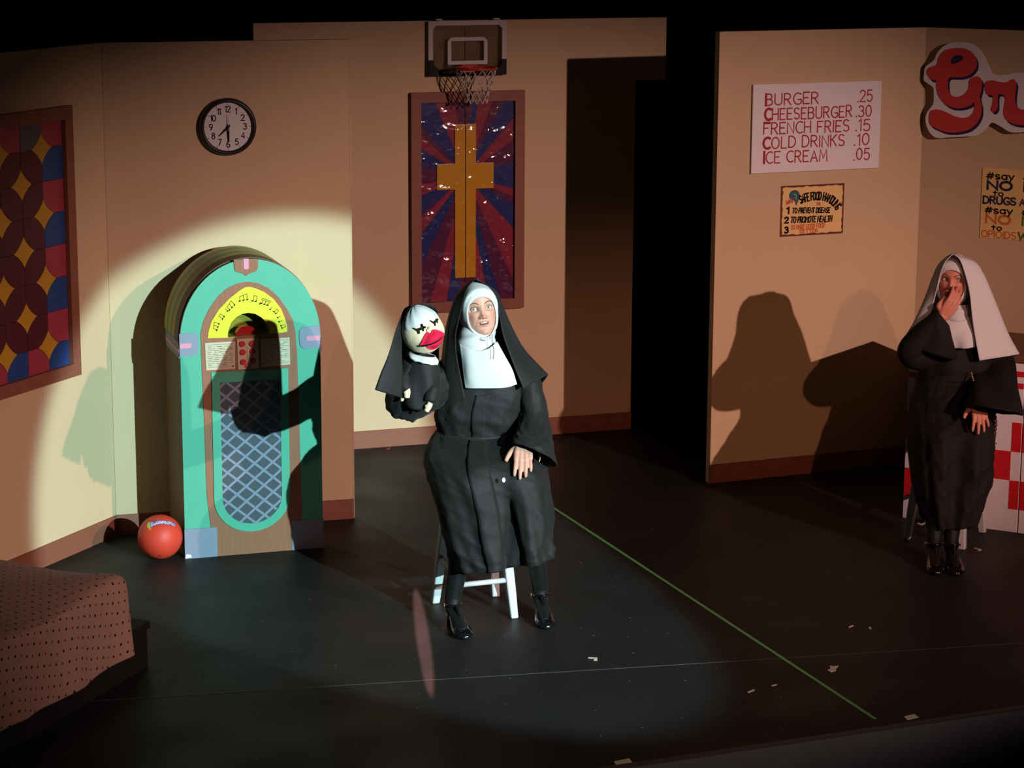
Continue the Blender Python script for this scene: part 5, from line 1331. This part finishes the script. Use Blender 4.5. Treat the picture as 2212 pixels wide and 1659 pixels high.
# dark dress between the parted fronts
R = [pxring((1000, 1100), (1180, 1095), 9.90, .10, 60), pxring((1000, 1150), (1180, 1145), 9.87, .10, 60), pxring((1005, 1218), (1160, 1208), 9.85, .10, 60)]
cloth('underskirt', loft(R, 20, lambda u, v: .008 * np.sin(u * 2 * pi * 11 + 1)), 'habit2', n1, closed=True, thick=.003)
# sleeves
R = [pxring((1098, 800), (1140, 776), 10.10, .05), pxring((1112, 812), (1160, 795), 10.08, .07), pxring((1120, 850), (1172, 838), 10.05, .078), pxring((1124, 890), (1184, 886), 10.02, .082), pxring((1119, 922), (1190, 930), 9.935, .105),
     pxring((1110, 942), (1197, 966), 9.875, .105, tilt=.02), pxring((1104, 960), (1203, 1002), 9.84, .095, tilt=.045), pxring((1110, 960), (1196, 996), 9.85, .083, tilt=.045), pxring((1122, 945), (1182, 955), 9.93, .055)]
cloth('sleeve', loft(R, 70, lambda u, v: wrinkle(u, v, .014, 5, 8, 4, 5) * np.sin(v * pi)), 'habit', n1, closed=True, thick=.003)
sl = [at(985, 805, 10.09), at(955, 825, 10.03), at(918, 858, 9.92), at(885, 873, 9.81), at(868, 872, 9.75), at(866, 850, 9.70), at(880, 815, 9.675), at(893, 785, 9.67)]
P = catm([tuple(p) for p in sl], 50); rad = np.interp(np.linspace(0, 7, 50), range(8), [.085, .082, .076, .074, .068, .062, .052, .044]); b = tubeVF([Vector(p) for p in P], list(rad), 48)
V = A_([tuple(v) for v in b[0]]).reshape(50, 48, 3); N = grid_normals(V, True); u = np.linspace(0, 1, 48, endpoint=False)[None, :]; v = np.linspace(0, 1, 50)[:, None]
V = V + N * (wrinkle(u, v, .016, 8, 8, 4, 5) * np.sin(v * pi) ** .5)[..., None]
cloth('sleeve', V, 'habit', n1, closed=True, thick=0, cap=True)
# black veil
top = [(1025, 604, 10.005), (1023, 603, 10.03), (1026, 603, 10.05), (1030, 603, 10.05), (1031, 603, 10.03), (1028, 604, 10.005)]
vn = [top,
      [(1010, 622, 9.985), (990, 634, 10.06), (1000, 625, 10.16), (1050, 622, 10.17), (1072, 630, 10.09), (1061, 622, 10.045)],
      [(1002, 650, 9.975), (974, 666, 10.06), (990, 665, 10.19), (1066, 660, 10.2), (1088, 664, 10.09), (1073, 650, 10.03)],
      [(993, 690, 9.97), (963, 706, 10.055), (982, 715, 10.21), (1080, 710, 10.21), (1106, 704, 10.085), (1078, 688, 10.015)],
      [(986, 730, 9.95), (956, 755, 10.05), (978, 765, 10.22), (1092, 760, 10.22), (1132, 752, 10.08), (1086, 730, 9.985)],
      [(990, 780, 9.925), (950, 810, 10.02), (978, 825, 10.24), (1112, 815, 10.24), (1164, 788, 10.07), (1106, 785, 9.945)],
      [(1006, 862, 9.915), (947, 884, 10.0), (985, 872, 10.25), (1128, 858, 10.24), (1184, 809, 10.055), (1130, 842, 9.925)]]
cloth('veil', patch([[tuple(at(*p)) for p in r] for r in vn], 60, 80, lambda u, v: (.007 * np.sin(u * 19 + 1) + .003 * np.sin(u * 43 + v * 5)) * np.clip(v * 1.5 - .3, 0, 1)), 'habit', n1, thick=.003)
# small fittings
wirep = [at(1063, 722, 9.955), at(1063, 740, 9.93), at(1067, 758, 9.915), at(1065, 775, 9.905)]
mesh('microphone_wire', *tubeVF([Vector(p) for p in catm([tuple(p) for p in wirep], 20)], .0013, 6), 'ink', n1)
mesh('button', *sphereVF(at(1088, 1037, 9.695), .008, 16, 10, (1, .4, 1.4)), 'white', n1)  # white bead standing in for a small highlight at the skirt slit
mesh('bracelet', *tubeVF([wr1 + Vector((.062 + .01 * cos(t), -.01 + .012 * sin(t) , -.055 + .026 * sin(t))) for t in np.linspace(-1.2, 1.2, 14)], .003, 8), 'gold', n1)

# ------------------------------------------------------------------ the hand puppet
at_ = lambda x, y, d: at(x, y, d - .24)
pp = thing('hand_puppet', 'nun hand puppet with big red felt lips and stitched lashes on raised arm', 'puppet', at_(905, 760, 9.92))
class Pup(Head): pass
ph = Head(at_(913, 714, 9.90), yaw=24, pitch=4, roll=18)
n = 48; rings = []
for i in range(25):
    t = pi * i / 24; z = cos(t); r = sin(t)
    R = []
    for j in range(n):
        a = 2 * pi * j / n; x = .086 * r * sin(a); y = -.080 * r * cos(a); zz = .100 * z
        mz = np.exp(-((zz + .035) / .035) ** 2); y -= .030 * max(0, cos(a)) ** 2 * mz * r
        x *= 1 + .06 * np.exp(-((zz + .03) / .04) ** 2); R.append((x, y, zz))
    rings.append(R)
G = ph(A_(rings).reshape(-1, 3)); mesh('head', [Vector(p) for p in G], gridF(25, n, True), 'puppet_skin', pp)
def pf(x, z, off=0.0):
    """point on the front of the puppet's face"""
    zz = np.clip(z / .100, -.98, .98); r = sqrt(1 - zz * zz); w = .086 * r * (1 + .06 * np.exp(-((z + .03) / .04) ** 2)); s_ = np.clip(x / w, -.98, .98); c = sqrt(1 - s_ * s_)
    return (x, -.080 * r * c - .030 * c * c * np.exp(-((z + .035) / .035) ** 2) * r - off, z)
def felt(name, outline, m, off, bulge=0.0, thick=.003, rings_=(1, .72, .42, .15)):
    c = A_(outline).mean(0); V = []; k = len(outline)
    for f in rings_:
        for p in outline:
            q = c + (A_(p) - c) * f; V.append(pf(q[0], q[1], off + bulge * (1 - f * f)))
    F = gridF(len(rings_), k, True) + [tuple((len(rings_) - 1) * k + j for j in range(k))]
    V += [pf(p[0], p[1], -.004) for p in outline]; b_ = len(rings_) * k; F += [(j, (j + 1) % k, b_ + (j + 1) % k, b_ + j) for j in range(k)]
    return mesh(name, [Vector(p) for p in ph(A_(V))], F, m, pp)
up_lip = catm([(-.060, -.034, 0), (-.040, -.010, 0), (-.016, .008, 0), (-.002, .001, 0), (.014, .009, 0), (.040, -.006, 0), (.058, -.030, 0), (.030, -.034, 0), (0, -.038, 0), (-.030, -.037, 0), (-.060, -.034, 0)], 60)[:-1, :2]
lo_lip = catm([(-.036, -.046, 0), (-.004, -.047, 0), (.030, -.043, 0), (.056, -.037, 0), (.046, -.060, 0), (.018, -.080, 0), (-.006, -.078, 0), (-.026, -.062, 0), (-.036, -.046, 0)], 50)[:-1, :2]
mo_ = catm([(-.066, -.034, 0), (-.030, -.036, 0), (.0, -.037, 0), (.060, -.029, 0), (.058, -.039, 0), (.030, -.045, 0), (0, -.049, 0), (-.036, -.048, 0), (-.062, -.042, 0), (-.066, -.034, 0)], 50)[:-1, :2]
felt('mouth', mo_, 'felt_black', .003); felt('upper_lip', up_lip, 'felt_red', .008, .018); felt('lower_lip', lo_lip, 'felt_red', .006, .012)
def lashes(cx, cz, s_, rot):
    P = [(-1.0, .55), (-.78, .62), (-.35, .12), (.30, .18), (.42, .95), (.68, .85), (.72, .22), (1.0, .10), (1.0, -.12), (.62, -.18), (.52, -.55), (.34, -.52), (.30, -.25), (-.02, -.28), (-.12, -.72), (-.42, -.75), (-.40, -.35), (-.62, .02)]
    return [(cx + s_ * (p[0] * cos(rot) - p[1] * sin(rot)), cz + s_ * .9 * (p[0] * sin(rot) + p[1] * cos(rot))) for p in P]
felt('eyelash', lashes(-.036, .030, .028, -.06), 'felt_black', .003, 0, rings_=(1,)); felt('eyelash', lashes(.041, .032, .024, -.04), 'felt_black', .003, 0, rings_=(1,))
for x, z, r in ((.004, .016, .0105), (-.007, .012, .007), (.015, .012, .007)):
    mesh('nose', *[[Vector(p) for p in ph(A_([tuple(v) for v in sphereVF(pf(x, z, .002), r, 14, 10)[0]]))], sphereVF((0, 0, 0), r, 14, 10)[1]], 'puppet_skin', pp)
# band over the brow
rings = []
for td, off in ((63, .001), (61, .005), (52, .009), (42, .010), (31, .010), (20, .010), (10, .010), (3, .010)):
    t = radians(td); r = sin(t); RR = []
    for j in range(n):
        a = 2 * pi * j / n; dz = .020 * abs(sin(a)) ** 2 * (r - .05) / .85 * (1.0 if cos(a) > -.2 else 1.4); RR.append(((.086 * r + off * r ** .5) * sin(a), -(.080 * r + off * r ** .5) * cos(a), .100 * cos(t) + off * cos(t) - dz))
    rings.append(RR)
G = loft(rings, 20, lambda u, v: .0015 * np.sin(u * 70 + v * 4)); sh_ = G.shape
cloth('headband', ph(G.reshape(-1, 3)).reshape(sh_), 'linen', pp, closed=True, thick=.003, cap=True)
R = [pxring((886, 760), (940, 770), 9.665, .045), pxring((880, 766), (946, 778), 9.660, .062), pxring((890, 772), (944, 786), 9.655, .064)]
cloth('collar', loft(R, 10, lambda u, v: .005 * np.sin(u * 6.28 * 6) * v), 'linen', pp, closed=True, thick=.003)
R = [pxring((888, 766), (940, 770), 9.665, .045), pxring((880, 800), (949, 805), 9.660, .056), pxring((868, 838), (950, 845), 9.660, .066), pxring((866, 868), (946, 878), 9.665, .070), pxring((872, 872), (940, 880), 9.665, .060)]
cloth('gown', loft(R, 40, lambda u, v: .005 * np.sin(u * 6.28 * 5 + v * 6) * np.clip(v * 2, 0, 1)), 'habit', pp, closed=True, thick=.003)
for (a, b_) in (((872, 812), (880, 848)), ((938, 838), (930, 872))):
    mesh('gown_sleeve', *tap([at_(a[0], a[1], 9.86), at_((a[0] + b_[0]) / 2 - 3, (a[1] + b_[1]) / 2, 9.84), at_(b_[0], b_[1] - 6, 9.835)], [.024, .027, .026], 20), 'habit', pp)
def mitt(c, d, s_):
    p = Vector(c); d = Vector(d).normalized(); V, F = fuse([tap([p, p + d * .022 * s_, p + d * .046 * s_], [.013 * s_, .0155 * s_, .012 * s_]), tap([p + d * .012 * s_, p + d * .022 * s_ + Vector((-.015, -.004, .002)) * s_], [.010 * s_, .0075 * s_])], .0022, 3)
    mesh('hand', V, F, 'puppet_skin', pp)
mitt(at_(879, 836, 9.83), (0, -.1, -1), 1.0); mitt(at_(930, 870, 9.83), (-.5, -.1, -1), .9)
mitt(at_(871, 854, 9.845), (-.25, 0, -1), .55)
vn = [[(874, 700, 9.89), (873, 668, 9.93), (905, 656, 9.96), (940, 664, 9.96), (948, 690, 9.95)],
      [(868, 725, 9.885), (856, 712, 9.85), (890, 700, 10.0), (935, 700, 10.0), (948, 725, 9.96)],
      [(868, 765, 9.84), (838, 768, 9.80), (885, 760, 10.02), (935, 760, 10.01), (948, 765, 9.96)],
      [(870, 815, 9.81), (821, 808, 9.76), (880, 815, 10.03), (935, 815, 10.01), (948, 815, 9.97)],
      [(868, 860, 9.80), (809, 841, 9.74), (875, 850, 10.04), (935, 850, 10.02), (946, 850, 9.97)]]
cloth('veil', patch([[tuple(at_(*p)) for p in r] for r in vn], 40, 50, lambda u, v: .004 * np.sin(u * 22) * v), 'habit', pp, thick=.003)

# ------------------------------------------------------------------ nun at the counter, hand over her mouth
stool('stool', 'white painted wooden stool under the nun beside the checked counter', [(2.22, 11.13), (2.38, 11.44), (2.14, 11.63), (1.98, 11.32)], .62, 'white wooden stools')
n2 = thing('person', 'person in black habit and white veil on a stool, hand over mouth', 'person', (2.15, 11.3, 0))
h2 = Head(at(2060, 603, 11.27), yaw=-18, pitch=2, roll=-3); h2.open = .0070
HV, HF, HI = h2.mesh(0.0)
wr2 = at(2036, 684, 11.135); f2 = at(2077, 628, 11.135) - wr2
parts = hand_parts(wr2, f2, (.25, -1, -.15), (-.5, .1, .6), .98, curl=(.30, .28, .25), spread=.05, thumb=(1.0, -.25, -.45))
wr3 = at(2113, 868, 10.96); f3 = at(2121, 932, 10.87) - wr3
parts += hand_parts(wr3, f3, (.05, -.8, .6), (-1, 0, .1), .95, curl=(.10, .20, .18), spread=.24, thumb=(.75, .62, -.05))
nk = h2(A_([(0, .02, -.06)]))[0]
sh_l, sh_r = at(2140, 770, 11.32), at(2010, 748, 11.3); el_l, el_r = at(2150, 825, 11.27), at(1972, 768, 11.2)
parts += [tap([sh_l, el_l, wr3], [.055, .042, .025]), tap([sh_r, el_r], [.055, .042]), tap([el_r, el_r.lerp(wr2, .5), wr2], [.042, .036, .025]), tap([Vector(nk), Vector((2.15, 11.32, 1.06))], [.05, .056]),
          tap([sh_r, Vector((2.15, 11.32, 1.08)), sh_l], [.06, .08, .06]), tap([Vector((2.15, 11.32, 1.05)), Vector((2.16, 11.33, .85)), Vector((2.17, 11.35, .70))], [.075, .085, .11])]
hl_a, to_a = (2.035, 10.91), (2.012, 10.67); hl_b, to_b = (2.115, 10.90), (2.105, 10.655)
parts += foot_leg((2.09, 11.32, .70), (2.05, 11.0, .50), (2.035, 10.875, .13), hl_a, to_a) + foot_leg((2.24, 11.32, .70), (2.17, 11.0, .50), (2.112, 10.865, .13), hl_b, to_b)
BV, BF = fuse(parts, .0032, 5); nB = len(BV)
BI = [0 if ((BV[f[0]] - wr3).length < .20 and BV[f[0]].z < wr3.z + .035) or ((BV[f[0]] - wr2).length < .20 and (BV[f[0]] - wr2).dot(f2.normalized()) > -.035) else 2 for f in BF]
paint(mesh('body', BV + HV, BF + [tuple(i + nB for i in f) for f in HF], ['skin2', 'mouth', 'stocking'], n2, True, BI + HI), h2, nB)
eyes(h2, n2, gaze=(.55, .0), iris='iris_dark'); brows(h2, n2, 'brow')
shoe(n2, hl_a, to_a); shoe(n2, hl_b, to_b)
hood(h2, n2, 'linen')
R = [pxring((2036, 655), (2092, 655), 11.28, .06), pxring((2030, 672), (2096, 672), 11.28, .085), pxring((2028, 690), (2100, 690), 11.29, .10)]
cloth('neck_wrap', loft(R, 16, lambda u, v: .003 * np.sin(v * 14 + 3 * np.sin(u * 6.28))), 'linen', n2, closed=True, thick=.003)
net = [[at(*p) for p in r] for r in (
    [(2026, 676, 11.22), (2050, 692, 11.185), (2075, 694, 11.18), (2100, 680, 11.22)],
    [(2034, 712, 11.19), (2055, 722, 11.165), (2082, 724, 11.16), (2108, 715, 11.19)],
    [(2052, 752, 11.175), (2070, 753, 11.16), (2092, 752, 11.155), (2118, 748, 11.18)])]
cloth('bib_collar', patch([[tuple(p) for p in r] for r in net], 24, 30, lambda u, v: .007 * np.sin(u * 10 + v * 5) * v), 'linen', n2, thick=.003)
R = [pxring((2034, 690), (2098, 690), 11.31, .05), pxring((2010, 715), (2130, 715), 11.32, .085), pxring((1995, 740), (2150, 740), 11.325, .11), pxring((1990, 780), (2148, 780), 11.32, .135), pxring((1988, 820), (2140, 820), 11.325, .13), pxring((1984, 845), (2142, 845), 11.33, .135)]
R = [oval(A_(r).mean(0), (A_(r)[0] - A_(r)[20]) / 2, (A_(r)[10] - A_(r)[30]) / 2, 80, p=.9) for r in R]
cloth('habit_bodice', loft(R, 40, lambda u, v: .006 * np.sin(u * 2 * pi * 7 + 2 * v)), 'habit2', n2, closed=True, thick=.003)
S2 = [((1985, 808), (2140, 808), 11.325, .135, 0), ((1972, 850), (2142, 850), 11.28, .19, 0), ((1966, 890), (2144, 890), 11.20, .26, .08), ((1966, 930), (2146, 930), 11.12, .26, .15), ((1968, 985), (2144, 985), 11.06, .23, .2),
      ((1974, 1040), (2138, 1035), 11.02, .20, .2), ((1986, 1090), (2122, 1085), 10.99, .18, .15), ((1998, 1128), (2108, 1122), 10.975, .165, .1)]
cloth('habit_skirt', skirt(S2, None, .24, .02, 0, .0, 9, .007, 1.0), 'habit2', n2, closed=True, thick=.004)
R = [pxring((1984, 800), (2141, 800), 11.325, .142, 80), pxring((1983, 812), (2142, 812), 11.325, .146, 80)]
cloth('belt', loft(R, 6), 'habit2', n2, closed=True, thick=.004)
# raised arm sleeve with a wide cuff
sl = [at(2030, 745, 11.28), at(2005, 760, 11.24), at(1978, 768, 11.19), at(1966, 758, 11.16), at(1985, 735, 11.15), at(2015, 706, 11.14), at(2033, 689, 11.135)]
P = catm([tuple(p) for p in sl], 50); rad = np.interp(np.linspace(0, 6, 50), range(7), [.085, .082, .070, .062, .064, .056, .044]); b = tubeVF([Vector(p) for p in P], list(rad), 40)
V = A_([tuple(v) for v in b[0]]).reshape(50, 40, 3)
cloth('sleeve', V, 'habit2', n2, closed=True, thick=0, cap=True)
R = [pxring((2022, 668), (2050, 704), 11.135, .040), pxring((2006, 684), (2056, 730), 11.14, .062), pxring((1990, 704), (2062, 752), 11.15, .075), pxring((1962, 745), (2066, 775), 11.17, .085)]
cloth('cuff', loft(R, 24), 'habit2', n2, closed=True, thick=.003)
R = [pxring((2100, 770), (2150, 752), 11.33, .05), pxring((2110, 790), (2186, 770), 11.30, .075), pxring((2102, 822), (2196, 812), 11.14, .115), pxring((2092, 852), (2202, 850), 11.02, .145), pxring((2086, 874), (2207, 893), 10.95, .150, tilt=.035), pxring((2092, 873), (2200, 889), 10.96, .138, tilt=.035), pxring((2105, 850), (2180, 845), 11.05, .05)]
cloth('sleeve', loft(R, 50, lambda u, v: .006 * np.sin(u * 2 * pi * 4 + v * 9) * np.sin(v * pi)), 'habit2', n2, closed=True, thick=.003)
top = [(2057, 550, 11.17), (2058, 550, 11.22), (2060, 550, 11.26), (2064, 550, 11.26), (2065, 550, 11.22), (2062, 550, 11.17)]
vn = [top,
      [(2042, 566, 11.155), (2030, 568, 11.25), (2045, 560, 11.38), (2085, 560, 11.38), (2106, 566, 11.25), (2074, 562, 11.155)],
      [(2032, 592, 11.15), (2014, 598, 11.25), (2035, 600, 11.41), (2095, 600, 11.41), (2124, 592, 11.25), (2085, 592, 11.15)],
      [(2024, 628, 11.16), (2000, 634, 11.25), (2020, 640, 11.43), (2110, 640, 11.43), (2140, 630, 11.25), (2095, 632, 11.16)],
      [(2014, 668, 11.17), (1980, 680, 11.24), (2010, 690, 11.44), (2125, 690, 11.44), (2159, 680, 11.25), (2101, 685, 11.155)],
      [(2000, 700, 11.17), (1960, 716, 11.235), (2000, 730, 11.45), (2140, 735, 11.45), (2178, 728, 11.25), (2109, 735, 11.145)],
      [(1985, 716, 11.17), (1944, 738, 11.23), (1995, 755, 11.46), (2150, 775, 11.46), (2199, 766, 11.24), (2117, 779, 11.13)]]
cloth('veil', patch([[tuple(at(*p)) for p in r] for r in vn], 60, 80, lambda u, v: (.006 * np.sin(u * 17 + 1)) * np.clip(v * 1.5 - .3, 0, 1)), 'linen', n2, thick=.003)
# rosary at the belt
rb = catm([tuple(at(*p)) for p in ((2098, 806, 11.165), (2102, 820, 11.12), (2107, 838, 11.08), (2112, 850, 11.06))], 12); b = MB()
for p in rb: b.add(sphereVF(p, .0055, 10, 6))
ro = MB()
mesh('rosary', b.V, b.F, 'chain', n2)['kind'] = 'stuff'
rb = catm([tuple(at(*p)) for p in ((2146, 886, 11.02), (2150, 915, 11.0), (2146, 945, 10.99), (2143, 962, 10.99))], 12); b = MB()
for p in rb: b.add(sphereVF(p, .011, 10, 6))
mesh('beads', b.V, b.F, 'bead', n2)['kind'] = 'stuff'
cx = at(2145, 958, 10.985); b = MB(); b.add(tubeVF([cx + Vector((0, 0, .02)), cx + Vector((0, 0, -.035))], .004, 8)); b.add(tubeVF([cx + Vector((-.018, 0, 0)), cx + Vector((.018, 0, 0))], .004, 8))
mesh('crucifix', b.V, b.F, 'chain', n2)
